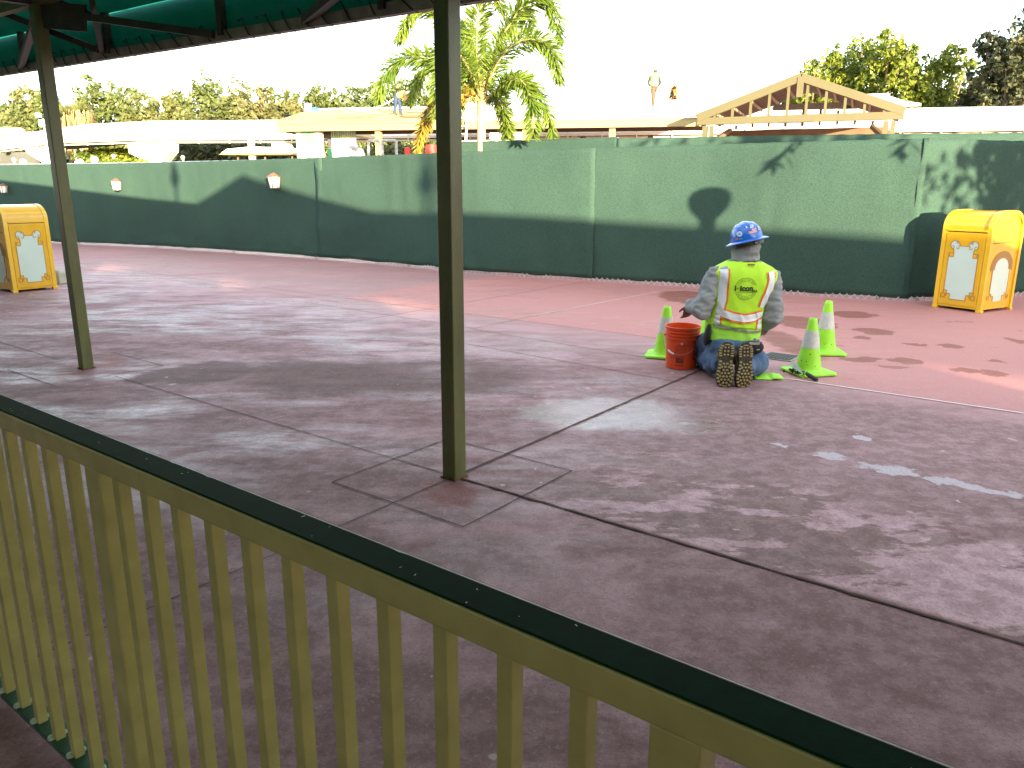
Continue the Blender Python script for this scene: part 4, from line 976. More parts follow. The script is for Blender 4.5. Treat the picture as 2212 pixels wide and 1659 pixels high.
    # ---- hard hat
    H = Matrix.Translation((1.903, 6.345, 1.124)) @ Matrix.Scale(1.09, 4) @ Matrix.Rotation(R(-13), 4, 'Y') @ Matrix.Rotation(R(-7), 4, 'X')
    mb = MB(); n = 48; pf = [(.116, -.012), (.1175, .0), (.116, .028), (.108, .062), (.092, .092), (.066, .115), (.034, .128), (.001, .132)]
    mb.lathe(pf, (0, 0, 0), n, None, 1, 1.14)
    for v in mb.v:
        q = abs(v.x)
        if v.z > .03 and abs(v.x) < .022 and v.z < .135: v.z += .007 * (1 - q / .022)
        for rx_ in (-.05, .05):
            if v.z > .05 and abs(v.x - rx_) < .014: v.z += .003
    br = [(.114, .002), (.135, -.004), (.155, -.013), (.160, -.018), (.158, -.021), (.134, -.009), (.114, -.004)]
    mb2 = MB(); mb2.lathe(br, (0, 0, 0), n, None, 1, 1.10)
    hat = B(MB(), 'hard_hat', blue_hat) if False else None
    for q in (mb, mb2): q.v = [H @ v for v in q.v]
    hat = B(mb, 'hard_hat', blue_hat, smooth='all'); B(mb2, 'brim', blue_hat, hat, smooth='all')
    def domep(x, z, e=.0015):
        # point on the back of the dome at local x, z
        for (r0, z0), (r1, z1) in zip(pf[:-1], pf[1:]):
            if z0 <= z <= z1: r = r0 + (r1 - r0) * (z - z0) / (z1 - z0); break
        y = -math.sqrt(max(0, r * r - x * x)) * 1.14; d = Vector((x, y, z * .7)).normalized(); return H @ (Vector((x, y, z)) + d * e) - O
    def patch(name, x0, x1, z0, z1, mt_, e=.002, par=hat, sh=0):
        mb = MB(); n = 5; mb.v = [domep(x0 + (x1 - x0) * i / n + sh * j, z0 + (z1 - z0) * j / 3, e) for i in range(n + 1) for j in range(4)]
        mb.f = [(i * 4 + j, i * 4 + 4 + j, i * 4 + 5 + j, i * 4 + 1 + j) for i in range(n) for j in range(3)]; mb.m = [0] * len(mb.f); return mb.build(name, mt_, par, smooth='all')
    wh = mat('sticker_white', (0.62, 0.66, 0.72)); rd = mat('sticker_red', (0.55, 0.16, 0.18)); nb = mat('sticker_navy', (0.05, 0.09, 0.32))
    fl = patch('flag_sticker', -.012, .050, .034, .068, wh)
    for k in range(4): patch('red_stripe', -.012, .050, .034 + k * .0097, .039 + k * .0097, rd, .003, fl)
    patch('blue_canton', -.012, .014, .052, .0685, nb, .004, fl)
    fl = patch('flag_sticker', .066, .092, .045, .074, wh)
    for k in range(3): patch('red_stripe', .066, .092, .045 + k * .0105, .050 + k * .0105, rd, .003, fl)
    a = patch('text_sticker', -.018, .038, .0800, .098, wh); patch('text_sticker_lower', -.006, .028, .073, .079, wh, .002, a)
    text(a, 'ZERO', .010, .083, .0155, fn=lambda x, z: domep(x, z, .0035), mt_=nb)
    c = mat('sticker_lightblue', (0.25, 0.42, 0.72))
    mb = MB(); mb.v = [domep(-.070, .050, .002)] + [domep(-.070 + .017 * math.cos(k * math.pi / 8), .050 + .019 * math.sin(k * math.pi / 8), .002) for k in range(16)]; mb.f = [(0, 1 + k, 1 + (k + 1) % 16) for k in range(16)]; mb.m = [0] * 16
    rs = mb.build('round_sticker', wh, hat); mb = MB(); mb.v = [domep(-.070, .050, .003)] + [domep(-.070 + .010 * math.cos(k * math.pi / 8), .050 + .012 * math.sin(k * math.pi / 8), .003) for k in range(16)]; mb.f = [(0, 1 + k, 1 + (k + 1) % 16) for k in range(16)]; mb.m = [0] * 16; mb.build('round_centre', c, rs)
    patch('small_sticker', -.098, -.084, .012, .028, rd)
    patch('small_sticker', -.080, -.058, .010, .018, mat('sticker_green', (0.1, 0.45, 0.3)))
    # suspension band with ratchet knob
    mb = MB(); vs = []; n = 16
    for i in range(n + 1):
        a = R(-150 + 120 * i / n)
        for z, e in ((-.046, .0), (-.022, .0)):
            vs.append(H @ Vector((.118 * math.cos(a), .128 * math.sin(a) - .004, z - .006 * math.cos((i / n - .5) * math.pi))))
    mb.add(vs, [(2 * i, 2 * i + 2, 2 * i + 3, 2 * i + 1) for i in range(n)]); sb = B(mb, 'ratchet_band', mat('olive_black_plastic', (0.035, 0.033, 0.02), .4), hat); sm = sb.modifiers.new('t', 'SOLIDIFY'); sm.thickness = .006
    kc = H @ Vector((.024, -.132, -.036)); mb = MB(); mb.lathe([(.019, -.004), (.019, .008), (.015, .011), (.001, .012)], kc, 18, Matrix.Rotation(R(90), 3, 'X')); kb = B(mb, 'ratchet_knob', blk_cloth, hat, smooth=True)
    mb = MB(); mb.lathe([(.0125, .0), (.0125, .0135), (.001, .0138)], kc, 18, Matrix.Rotation(R(90), 3, 'X')); B(mb, 'knob_face', mat('knob_grey', (0.2, 0.2, 0.2), .35), kb)
worker()

def far_person(name, label, loc, joints, mats_, scale=1.0, rz=0.0):
    "joints in metres, z up, facing -Y; clothes are shells of the same pose"
    t = empty(name, loc, rz, label, 'person'); J = {k: Vector(v) for k, v in joints.items()}
    mb = MB(); c = J['neck']
    mb.tube([J['hip'], J['hip'].lerp(c, .5), c.lerp(J['hip'], .1), c, J['head']], [(.15, .11), (.14, .10), (.17, .10), .06, .055], 12)
    blob(mb, J['head'], (.078, .095, .115)); blob(mb, J['head'] + Vector(joints.get('face', (0, -.1, -.01))), (.015, .02, .022))
    for sd_ in 'LR':
        a, e, w = J['sh' + sd_], J['el' + sd_], J['wr' + sd_]; mb.tube([c.lerp(a, .3), a, e, w], [.05, .052, .04, .026], 10)
        d = (w - e).normalized(); pn = Vector((0, -1, 0)) if abs(d.y) < .8 else Vector((0, 0, -1)); hand(mb, w, d, pn, 1 if sd_ == 'L' else -1, curl=.3)
        mb.tube([J['hip'], J['hp' + sd_], J['kn' + sd_], J['an' + sd_]], [.09, .085, .055, .04], 12); blob(mb, J['an' + sd_] + Vector(joints.get('foot', (0, -.07, -.05))), (.045, .13, .04))
    o = mb.build('body', skin, t); remeshed(o, .011, 2)
    mb = MB(); mb.tube([J['hip'] + Vector((0, 0, -.04)), J['hip'].lerp(c, .12)], [(.17, .14), (.17, .14)], 14)
    for sd_ in 'LR': mb.tube([J['hip'], J['hp' + sd_], J['hp' + sd_].lerp(J['kn' + sd_], .5), J['kn' + sd_], J['an' + sd_] + Vector((0, 0, .0))], [.10, .115, .10, .082, .075], 12)
    o = mb.build('trousers', mats_['legs'], t); remeshed(o, .016, 3, .006, 8)
    mb = MB()
    for sd_ in 'LR': mb.tube([c.lerp(J['sh' + sd_], .5), J['sh' + sd_], J['el' + sd_], J['wr' + sd_]], [.07, .072, .062, .05], 12)
    o = mb.build('sleeves', mats_['arms'], t); remeshed(o, .014, 3, .004, 8)
    mb = MB(); up_ = (c - J['hip']); mb.tube([J['hip'] + up_ * .06, J['hip'] + up_ * .35, J['hip'] + up_ * .8, J['hip'] + up_ * .96, c + up_ * .02], [(.19, .15), (.18, .145), (.215, .15), (.17, .12), (.09, .09)], 16)
    o = mb.build('vest', mats_['vest'], t); remeshed(o, .014, 3, .004, 8)
    for sd_ in 'LR': mb = MB(); f_ = Vector(joints.get('foot', (0, -.07, -.05))); blob(mb, J['an' + sd_] + f_, (.055, .15, .05)); mb.tube([J['an' + sd_] + Vector((0, 0, -.05)), J['an' + sd_] + Vector((0, 0, .06))], .065, 10); mb.build('boot', mats_['boots'], t, smooth='all')
    mb = MB(); blob(mb, J['head'] + Vector((0, 0, .05)), (.105, .125, .085)); mb.lathe([(.14, -.008), (.14, .004), (.10, .012)], J['head'] + Vector((0, 0, .045)), 18); mb.build('hat', mats_['hat'], t, smooth='all')
    return t
# ================================================================== building behind the camera (it shades the walk)
def back_building():
    t = empty('ticket_building', mw=WALK, label='long low cream building behind the canopy walk', cat='building')
    zt = .2396 * (3.88 + 8.0)
    mb = MB(); mb.box((10, -11, zt / 2 - .06), (110, 5.6, zt - .12)); mb.build('wall', mat('cream_stucco', (0.38, 0.34, 0.26), .9, .08, 2, .3, 60), t)
    mb = MB(); mb.box((10, -11, zt - .06), (110.6, 6.0, .12)); mb.build('roof', mat('flat_roof_grey', (0.3, 0.3, 0.3), .9), t)
    for s in range(-36, 60, 6):
        mb = MB(); mb.box((s, -8.185, 1.5), (1.8, .05, 1.2)); w = mb.build('window', tan_trim, t)
        mb = MB(); mb.box((s, -8.15, 1.5), (1.6, .03, 1.0)); mb.build('pane', mat('dark_glass', (0.02, 0.03, 0.03), .08), w)
    for a, b in ((-45, 12.3), (14.5, 16.4), (18.4, 20.3), (22.6, 25.5), (26.7, 27.4), (30.6, 65)):  # unseen boxes added to break the slit of sun into dashes
        mb = MB(); mb.box(((a + b) / 2, -9, zt + .18), (b - a, 1.4, .36)); mb.build('sun_slit_block', mat('flat_roof_grey', (0.3, 0.3, 0.3), .9), t)
back_building()
back = lambda p, L_: p - sd * L_
def fpt(px, yb, py):
    i = s_at(px, yb); p = path[i]; return at(px, py, p.y)
# lamp with a wide drum head, its shadow falls on the fence
q = back(fpt(1536, 623, 437), 8.0)
t = empty('lamp_post', (q.x, q.y, 0), 0, 'post lamp with a wide round head beside the canopy', 'lamp')
mb = MB(); mb.tube([(0, 0, 0), (0, 0, q.z - .25)], .07, 12); mb.build('pole', olive_pole, t, smooth=True)
mb = MB(); mb.lathe([(.075, -.42), (.08, -.26), (.125, -.19), (.185, -.08), (.205, .02), (.20, .10), (.155, .18), (.07, .225), (.001, .23)], (0, 0, q.z), 24); mb.build('lamp_head', olive_pole, t, smooth=True)
# two unseen finials added above the canopy ridge to cast pennant-like fence shadows
for px, yb, py in ((915, 578, 395), (378, 537, 385)):
    p = fpt(px, yb, py); L_ = 5
    while w2so(p - sd * L_)[1] > -2.5: L_ += .1
    q = p - sd * L_; t = empty('shadow_finial', (q.x, q.y, q.z - .9), 0, 'unseen shadow-casting finial added above the canopy ridge, ' + ('beside the cross gable' if px > 500 else 'towards the left end'), 'finial', 'finials added on the canopy ridge for fence shadows')
    mb = MB(); mb.tube([(0, 0, 0), (0, 0, 1.5)], .035, 8); mb.build('shadow_finial_rod', olive_pole, t); mb = MB(); mb.lathe([(.01, .55), (.12, .85), (.10, .95), (.01, 1.35)], n=10); mb.build('head', olive_pole, t, smooth=True)

# ================================================================== trees
leafA = mat('oak_leaves', (0.065, 0.105, 0.026), .6, .3, .35, trans=.3, col2=(0.135, 0.165, 0.05))
leafB = mat('olive_leaves', (0.085, 0.115, 0.032), .6, .3, .3, trans=.3, col2=(0.165, 0.175, 0.06))
leafC = mat('bright_green_leaves', (0.08, 0.13, 0.012), .55, .3, .6, trans=.35, col2=(0.21, 0.25, 0.025))
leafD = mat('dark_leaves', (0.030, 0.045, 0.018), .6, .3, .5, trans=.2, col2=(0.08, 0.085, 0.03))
leafE = mat('russet_leaves', (0.095, 0.105, 0.036), .6, .3, .5, trans=.25, col2=(0.165, 0.16, 0.06))
def tree(loc, H_, Rr, seed, lm, label, leaf=.30, n=2600, z0=.35, group=None, lobes=15, flat=1.0):
    H_ *= 1.0
    rnd = random.Random(seed); t = empty('tree', loc, 0, label, 'tree', group)
    cz = H_ * (1 + z0) / 2; hz = H_ * (1 - z0) / 2
    cl = []
    for i in range(lobes):
        for _ in range(30):
            v = Vector((rnd.uniform(-1, 1), rnd.uniform(-1, 1), rnd.uniform(-1, 1)))
            if v.length < 1: break
        v = v.normalized() * (rnd.uniform(.35, .80)); r = rnd.uniform(.28, .46)
        cl.append((Vector((v.x * Rr, v.y * Rr, cz + v.z * hz * flat)), r * min(Rr, hz * 1.3)))
    mb = MB(); th_ = Vector((0, 0, H_ * z0 * .9)); mb.tube([(0, 0, 0), (.1, 0, H_ * z0 * .5), th_], [H_ * .035, H_ * .026, H_ * .022], 8); mb.build('trunk', bark, t, smooth=True)
    for c, r in cl[:9]:
        mb = MB(); mid_ = th_.lerp(c, .5) + Vector((rnd.uniform(-.3, .3), rnd.uniform(-.3, .3), .4)); mb.tube([th_ - Vector((0, 0, .3)), mid_, c, c + (c - mid_) * .35], [H_ * .014, H_ * .009, H_ * .004, .02], 6); mb.build('limb', bark, t, smooth=True)
    mb = MB(); tot = sum(r * r for c, r in cl); vs = []; fs = []
    for c, r in cl:
        sub = [(Vector((rnd.gauss(0, 1), rnd.gauss(0, 1), rnd.gauss(0, 1))).normalized() * r * rnd.uniform(.6, 1.05), r * rnd.uniform(.22, .40)) for _ in range(14)]
        for _ in range(int(n * r * r / tot)):
            o_, sr = rnd.choice(sub); d = Vector((rnd.gauss(0, 1), rnd.gauss(0, 1), rnd.gauss(0, 1))).normalized(); p = c + o_ * Vector((1, 1, 1)).length / 1.732 + d * sr * rnd.uniform(.55, 1.05)
            nn = (d + Vector((rnd.gauss(0, .5), rnd.gauss(0, .5), rnd.gauss(.25, .5)))).normalized(); a = nn.orthogonal().normalized(); a = Matrix.Rotation(rnd.uniform(0, 6.3), 3, nn) @ a; b = nn.cross(a); s = leaf * rnd.uniform(.55, 1.25)
            k = len(vs); vs += [p - a * s * .5, p + b * s * .28, p + a * s * .5, p - b * s * .28]; fs.append((k, k + 1, k + 2, k + 3))
    mb.v = vs; mb.f = fs; mb.m = [0] * len(fs)
    me = bpy.data.meshes.new('crown'); me.from_pydata([tuple(v) for v in vs], [], fs); me.materials.append(lm); o = bpy.data.objects.new('crown', me); COL.objects.link(o); o.parent = t
    return t
def tree_px(cx_, topy, wpx, Y, seed, lm, label, **k):
    p = at(cx_, topy, Y); Rr = wpx / 2 * Y / FPX * 1.22; return tree((p.x, Y, 0), p.z * 1.12, Rr, seed, lm, label, **k)
G1 = 'trees beyond the white walkway roof at the left'; G2 = 'trees behind the right end of the walkway'
L = [(8, 232, 90, 92, leafA, 'low oak at the far left edge of the tree row'), (62, 212, 100, 86, leafB, 'small olive tree left of the left pole'), (104, 198, 80, 84, leafA, 'tree partly hidden behind the left pole'),
     (232, 176, 125, 84, leafA, 'tall oak right of the left pole, highest crown in the left row'), (305, 206, 110, 80, leafB, 'olive crown between the two tallest oaks'), (372, 214, 90, 78, leafB, 'lower olive tree left of the wide oak'),
     (425, 188, 120, 86, leafA, 'wide oak above the middle of the walkway roof'), (500, 190, 110, 84, leafB, 'olive oak right of the wide oak'), (556, 190, 90, 82, leafE, 'russet tinged tree in the middle of the row'),
     (612, 194, 100, 86, leafA, 'green oak left of the unfinished roof'), (652, 218, 70, 80, leafE, 'pale bare-twigged tree above the roof corner'), (700, 190, 110, 92, leafA, 'small distant tree over the left part of the unfinished roof'),
     (768, 186, 120, 92, leafA, 'distant oak behind the roof ridge bucket'), (838, 176, 140, 96, leafA, 'distant oak behind the bending roofer'), (908, 184, 120, 94, leafA, 'distant tree left of the middle pole')]
for i, (x, y, w, Y, lm, lab) in enumerate(L): tree_px(x, y, w, Y, 20 + i, lm, lab, group=G1, leaf=.50, n=6500, z0=.14, lobes=32)
Rg = [(1778, 96, 120, 62, leafC, 'bright green tree just behind the gable peak'), (1872, 52, 140, 64, leafC, 'tallest bright green tree right of the gable'), (1950, 62, 140, 60, leafC, 'bright green tree above the gable right slope'),
      (2035, 92, 130, 62, leafC, 'yellowish green tree right of the gable'), (2098, 150, 90, 68, leafB, 'lower olive tree in the gap between bright and dark trees'), (2168, 62, 120, 56, leafD, 'dark tree left of the right frame edge'), (2225, 8, 150, 54, leafD, 'tallest dark tree cut off by the right frame edge'), (2020, 170, 190, 72, leafD, 'dark low tree behind the bright green ones'), (1850, 180, 200, 74, leafD, 'dark tree behind the gable frame')]
for i, (x, y, w, Y, lm, lab) in enumerate(Rg): tree_px(x, y, w, Y, 60 + i, lm, lab, group=G2, leaf=.38, n=9000, z0=.12, lobes=34)
# dead-skirted fan palms in the left row
for i, (x, y) in enumerate(((140, 236), (172, 230))):
    Y = 80; p = at(x, y, Y); t = empty('fan_palm', (p.x, Y, 0), 0, ['left fan palm with hanging dead fronds, just right of the left pole', 'right fan palm with hanging dead fronds beside the tall oak'][i], 'palm tree'); rnd = random.Random(i)
    mb = MB(); mb.tube([(0, 0, 0), (0, 0, p.z - .6)], .25, 8); mb.build('trunk', bark, t)
    mb = MB()
    for k in range(420):
        a = rnd.uniform(0, 6.3); z = rnd.uniform(-3.6, -.3); r = .3 + .9 * (z + 3.8) / 3.5; q = Vector((math.cos(a) * r, math.sin(a) * r, p.z + z)); d = Vector((math.cos(a) * .2, math.sin(a) * .2, -1)); sx = Vector((-math.sin(a), math.cos(a), 0)); mb.add([q - sx * .06, q + sx * .06, q + d * rnd.uniform(.7, 1.3)], [(0, 1, 2)])
    mb.build('dead_fronds', mat('dead_frond', (0.30, 0.20, 0.09), .8, .3, 1), t)
    mb = MB()
    for k in range(500):
        a = rnd.uniform(0, 6.3); e = rnd.uniform(-.5, 1.4); d = Vector((math.cos(a) * math.cos(e), math.sin(a) * math.cos(e), math.sin(e))); q = Vector((0, 0, p.z - .8)); sx = d.orthogonal().normalized(); L_ = rnd.uniform(1.1, 1.9); mb.add([q + d * L_ * .4 - sx * .05, q + d * L_ * .4 + sx * .05, q + d * L_ + Vector((0, 0, -.2))], [(0, 1, 2)])
    mb.build('crown', leafB, t)

# ---- the palm behind the fence
leafP = mat('palm_leaflets', (0.10, 0.18, 0.025), .45, .3, 1.2, trans=.4, col2=(0.24, 0.33, 0.05))
leafPy = mat('yellowing_palm_leaflets', (0.26, 0.19, 0.025), .5, .3, 1.5, trans=.3, col2=(0.42, 0.30, 0.05))
rach = mat('palm_rachis', (0.30, 0.26, 0.10), .6)
def frond(mb, c, pts, seed, w=.50, lean=.45, n=80, planes=3, lw=.020):
    "a plumose frond: rachis through pts, leaflets in several planes"
    rnd = random.Random(seed); P_ = [Vector(c)] + [Vector(c) + Vector(p) for p in pts]
    cur = []
    for i in range(len(P_) - 1):
        p0 = P_[max(i - 1, 0)]; p1 = P_[i]; p2 = P_[i + 1]; p3 = P_[min(i + 2, len(P_) - 1)]
        for j in range(12):
            t = j / 12; cur.append(.5 * ((2 * p1) + (p2 - p0) * t + (2 * p0 - 5 * p1 + 4 * p2 - p3) * t * t + (-p0 + 3 * p1 - 3 * p2 + p3) * t ** 3))
    cur.append(P_[-1]); N_ = len(cur) - 1
    mb.mi = 1; mb.tube(cur[::4] + [cur[-1]], [.032 * (1 - .85 * k / (N_ / 4)) for k in range(len(cur[::4]) + 1)], 6); mb.mi = 0
    for k in range(n):
        f_ = .13 + .87 * k / n; x = f_ * N_; i = min(int(x), N_ - 1); p = cur[i].lerp(cur[i + 1], x - i); d = (cur[i + 1] - cur[i]).normalized()
        sx = d.cross(Vector((0, 0, 1)));  sx = sx.normalized() if sx.length > .05 else Vector((1, 0, 0)); u = sx.cross(d)
        ln = w * 1.12 * math.sin(math.pi * (.12 + .80 * f_)) ** .6 * rnd.uniform(.8, 1.1)
        for sg in (-1, 1):
            for pl in range(planes):
                an = rnd.uniform(-1.0, 1.0); out_ = (sx * sg * math.cos(an) + u * math.sin(an) * .9); dr = (out_ * .9 + d * rnd.uniform(.45, .75)).normalized()
                q1 = p + dr * ln * .5 + Vector((0, 0, -.03 * lean)); q2 = p + dr * ln + Vector((0, 0, -.22 * ln * lean * 1.3)); wd = dr.cross(Vector((rnd.uniform(-.3, .3), rnd.uniform(-1, 1), 1))).normalized() * (lw + .006 * rnd.random())
                mb.add([p, q1 - wd, q2, q1 + wd], [(0, 1, 2, 3)])
PY = 19.0; pxm = PY / FPX
t = empty('palm_tree', (at(1040, 330, PY).x, PY, 0), 0, 'tall feathery palm standing between the two green fences, beside the middle pole', 'palm tree')
c0 = at(1043, 222, PY) - Vector(t.location)
mb = MB(); zt = at(1040, 243, PY).z; mb.tube([(0.0, 0, 0), (-.0, 0, 1.5), (0, 0, zt - .15), (0, 0, zt)], [.15, .125, .095, .10], 14); mb.build('trunk', mat('pale_palm_trunk', (0.46, 0.30, 0.19), .8, .12, 4, .4, 30, stretch=(1, 1, 6)), t, smooth=True)
mb = MB(); mb.tube([(0, 0, zt - .02), (0.01, 0, zt + .25), (.03, 0, zt + .60), (.04, 0, zt + .95)], [.10, .115, .08, .045], 12)
for k in range(5): a = k * 1.3; mb.tube([(.02, 0, zt + .35), (.02 + .12 * math.cos(a), .12 * math.sin(a), zt + .7), (.02 + .25 * math.cos(a), .25 * math.sin(a), zt + 1.0)], [.05, .035, .02], 8)
mb.build('crownshaft', mat('pale_crownshaft', (0.40, 0.33, 0.15), .6, .15, 3), t, smooth=True)
D_ = lambda dx, dy, y=0.0: (dx * pxm, y, -dy * pxm)   # offsets from the crown centre measured on the photo's scale
FR = [([D_(35, -110, -.2), D_(85, -178, -.4), D_(130, -180, -.5), D_(155, -110, -.6)], .50, 0), ([D_(30, -70, -.5), D_(80, -105, -.9), D_(130, -90, -1.1), D_(150, -30, -1.2)], .50, 0),
      ([D_(35, -35, .4), D_(85, -50, .7), D_(130, 0, .9), D_(152, 75, .9)], .46, 0), ([D_(40, -28, -.6), D_(75, -32, -1.1), D_(98, 10, -1.3), D_(100, 70, -1.3)], .42, 0),
      ([D_(-10, -90, -.4), D_(-5, -150, -.7), D_(15, -195, -.7), D_(40, -160, -.9)], .46, 0), ([D_(-40, -90, -.2), D_(-85, -160, -.4), D_(-130, -165, -.5), D_(-160, -110, -.6)], .52, 0),
      ([D_(-45, -40, -.5), D_(-110, -75, -.8), D_(-170, -60, -.9), D_(-203, 5, -.9)], .48, 0), ([D_(-35, -10, -.5), D_(-80, 0, -.9), D_(-110, 45, -1.0), D_(-125, 100, -1.0)], .36, 1),
      ([D_(-30, -60, .6), D_(-90, -110, 1.1), D_(-140, -70, 1.3), D_(-165, -10, 1.3)], .46, 0), ([D_(-22, -50, -.9), D_(-50, -80, -1.5), D_(-70, -30, -1.8), D_(-78, 40, -1.9)], .44, 0),
      ([D_(15, -20, .7), D_(35, -15, 1.1), D_(48, 30, 1.2), D_(50, 75, 1.2)], .38, 0), ([D_(20, -100, .5), D_(60, -170, .9), D_(85, -190, 1.2), D_(110, -130, 1.5)], .46, 0), ([D_(-5, -70, .8), D_(-30, -140, 1.3), D_(-60, -170, 1.6), D_(-95, -120, 1.8)], .46, 0),
      ([D_(-15, -25, .2), D_(-45, -25, .4), D_(-62, 20, .5), D_(-66, 60, .5)], .36, 0)]
for i, (pts, w, yl) in enumerate(FR):
    mb = MB(); frond(mb, c0, pts, i, w); mb.build('frond', [leafPy if yl else leafP, rach], t)
mb = MB(); mb.tube([c0 + Vector((0, -.05, -.1)), c0 + Vector((.06 , -.1, 1.3)), c0 + Vector((.08, -.1, 2.2))], [.02, .012, .006], 6); mb.build('spear_leaf', rach, t)

# palm and small tree to the right of the frame, throwing shadows on the fence
q = Vector((6.9, 11.1, 2.0)) - sd * 5.5
T0 = q; t = empty('palm_tree', (q.x, q.y, 0), 0, 'palm right of the frame whose fronds shade the fence', 'palm tree')
mb = MB(); cc = Vector((0, 0, q.z + 1.5)); mb.tube([(0, 0, 0), (0, 0, cc.z)], [.13, .10], 10); mb.build('trunk', mat('pale_palm_trunk', (0.46, 0.30, 0.19)), t, smooth=True)
T1 = fpt(1690, 636, 350) - sd * 5.5 - Vector((q.x, q.y, 0)) - cc; T2 = fpt(1965, 651, 325) - sd * 5.5 - Vector((q.x, q.y, 0)) - cc
for i, T in enumerate((T1, T2)):
    mb = MB(); frond(mb, cc, [T * .35 + Vector((0, 0, .7)), T * .7 + Vector((0, 0, .6)), T * .95 + Vector((0, 0, .15)), T], 40 + i, .36, n=24, planes=1, lw=.022); mb.build('frond', [leafP, rach], t)
for i in range(5):
    a = i * 1.2 + .5; mb = MB(); frond(mb, cc, [(.7 * math.cos(a), .7 * math.sin(a), .7), (1.5 * math.cos(a), 1.5 * math.sin(a), 1.0), (2.0 * math.cos(a), 2.0 * math.sin(a), .7)], 50 + i, .3, n=34); mb.build('frond', [leafP, rach], t)
q = Vector((7.2, 11.35, 1.9)) - sd * 11.5
tree((q.x + .55, q.y, 0), 5.6, 1.9, 99, leafD, 'small dark tree right of the frame beside the walk', leaf=.20, n=6000, z0=.10, lobes=30)

# ================================================================== white walkway roof in the distance
WL = [gp(-260, 338, 4.5), gp(0, 329, 4.5), gp(140, 315, 4.5), gp(300, 310, 4.5), gp(632, 308.5, 4.5), gp(1300, 300, 4.5), gp(2212, 290.5, 4.5), gp(2500, 287, 4.5)]
t = empty('covered_walkway', (0, 50, 0), 0, 'long white vaulted walkway roof running across the background', 'walkway')
def wl_n(i):
    d = (WL[min(i + 1, len(WL) - 1)] - WL[max(i - 1, 0)]); d.z = 0; d.normalize(); return Vector((-d.y, d.x, 0))
O = Vector((0, 50, 0))
def sweep(prof, name, mt_, smooth=True, close=True):
    mb = MB(); vs = []; n = len(prof)
    for i, p in enumerate(WL):
        nn = wl_n(i)
        for a, z in prof: vs.append(p + nn * a + Vector((0, 0, z)) - O)
    fs = [(i * n + k, i * n + (k + 1) % n, (i + 1) * n + (k + 1) % n, (i + 1) * n + k) for i in range(len(WL) - 1) for k in range(n if close else n - 1)]
    if close: fs += [tuple(range(n)), tuple(range((len(WL) - 1) * n, len(WL) * n))]
    mb.add(vs, fs); return mb.build(name, mt_, t, smooth=smooth)
sweep([(-.0, .42)] + [(2.4 - 2.4 * math.cos(math.pi * k / 12), .42 + 1.28 * math.sin(math.pi * k / 12)) for k in range(1, 12)] + [(4.8, .42), (4.8, .36), (0, .36)], 'vault_roof', white_roof)
sweep([(.05, .36), (4.7, .36), (4.7, .30), (.05, .30)], 'ceiling', tan_dark, False)
sweep([(-.10, .20), (.06, .20), (.06, .36), (-.10, .36)], 'gutter', cream, False)
sweep([(.02, .02), (.14, .02), (.14, .12), (.02, .12)], 'lower_rail', cream, False)
for i in range(len(WL) - 1):
    a, b = WL[i], WL[i + 1]; k = max(1, int((b - a).length / 2.0))
    for j in range(k):
        p = a.lerp(b, j / k) - O + wl_n(i) * -.06
        if abs((p.x + O.x)) > .75 * (p.y + O.y): continue
        mb = MB(); mb.box(p + Vector((0, .02, .22)), (.07, .14, .48)); mb.build('gutter_bracket', cream, t)
def pl_prism(par, name, mt_, pts, Y, th, O_=Vector((0, 0, 0))):
    mb = MB(); mb.prism(pts, lambda q: at(q[0], q[1], Y) - O_, lambda q: at(q[0], q[1], Y) + Vector((0, th, 0)) - O_); return mb.build(name, mt_, par)
for lab_, pts, Y in (('first', [(52, 318), (117, 318), (117, 368), (96, 368), (90, 350), (58, 330)], 56), ('second', [(276, 309), (366, 309), (366, 327), (345, 352), (314, 352), (306, 344), (278, 330)], 51)):
    p = at(pts[0][0], 400, Y); pl_prism(t, 'support_pier', white_paint, pts, Y, 1.4, O)
    pl_prism(t, 'pier_shaft', white_paint, [(pts[3][0] - 20, pts[3][1] - 3), (pts[3][0], pts[3][1] - 3), (pts[3][0], 412), (pts[3][0] - 20, 412)], Y + .2, 1.0, O)
for x in (960, 1245, 1405, 1700, 2050, 520, 700):
    p = gp(x, 300, 4.5); mb = MB(); mb.box((p.x - O.x, p.y + 2 - O.y, 2.4), (.35, .35, 4.8)); mb.build('column', cream, t)

# ================================================================== shelter under construction
z0 = 4.2; eL = gp(600, 284.5, z0); eR = gp(1516, 273, z0); ed = (eR - eL); ed.z = 0; LEN = ed.length; ed.normalize(); en = Vector((-ed.y, ed.x, 0))
SH = Matrix((( ed.x, en.x, 0, eL.x), (ed.y, en.y, 0, eL.y), (0, 0, 1, 0), (0, 0, 0, 1)))
t = empty('station_shelter', mw=SH, label='long shelter with tan fascia, unfinished board roof at left and white roof at right', cat='shelter')
SHi = SH.inverted(); lx = lambda px, py, z: (SHi @ gp(px, py, z))
XE = lx(1945, 262, z0).x; FZ = z0 + .46
rl = lx(660, 240, 6.0); rm = lx(950, 236, 6.0); r1 = lx(950, 228, 6.5); r2 = lx(1920, 201, 6.5)
XM = lx(905, 280, z0).x + 2.2
mb = MB(); XF = lx(1519, 262, z0).x; mb.box((XF / 2, .0, z0 + .20), (XF, .10, .40)); mb.box((XF / 2, -.04, z0 + .43), (XF + .1, .16, .06)); mb.build('fascia', tan_trim, t, bevel=.01)
mb = MB(); mb.box((.0, 3.5, z0 + .20), (.10, 6.9, .40)); mb.build('fascia', tan_trim, t)
mb = MB()
rlY = rl.y; th_ = .12
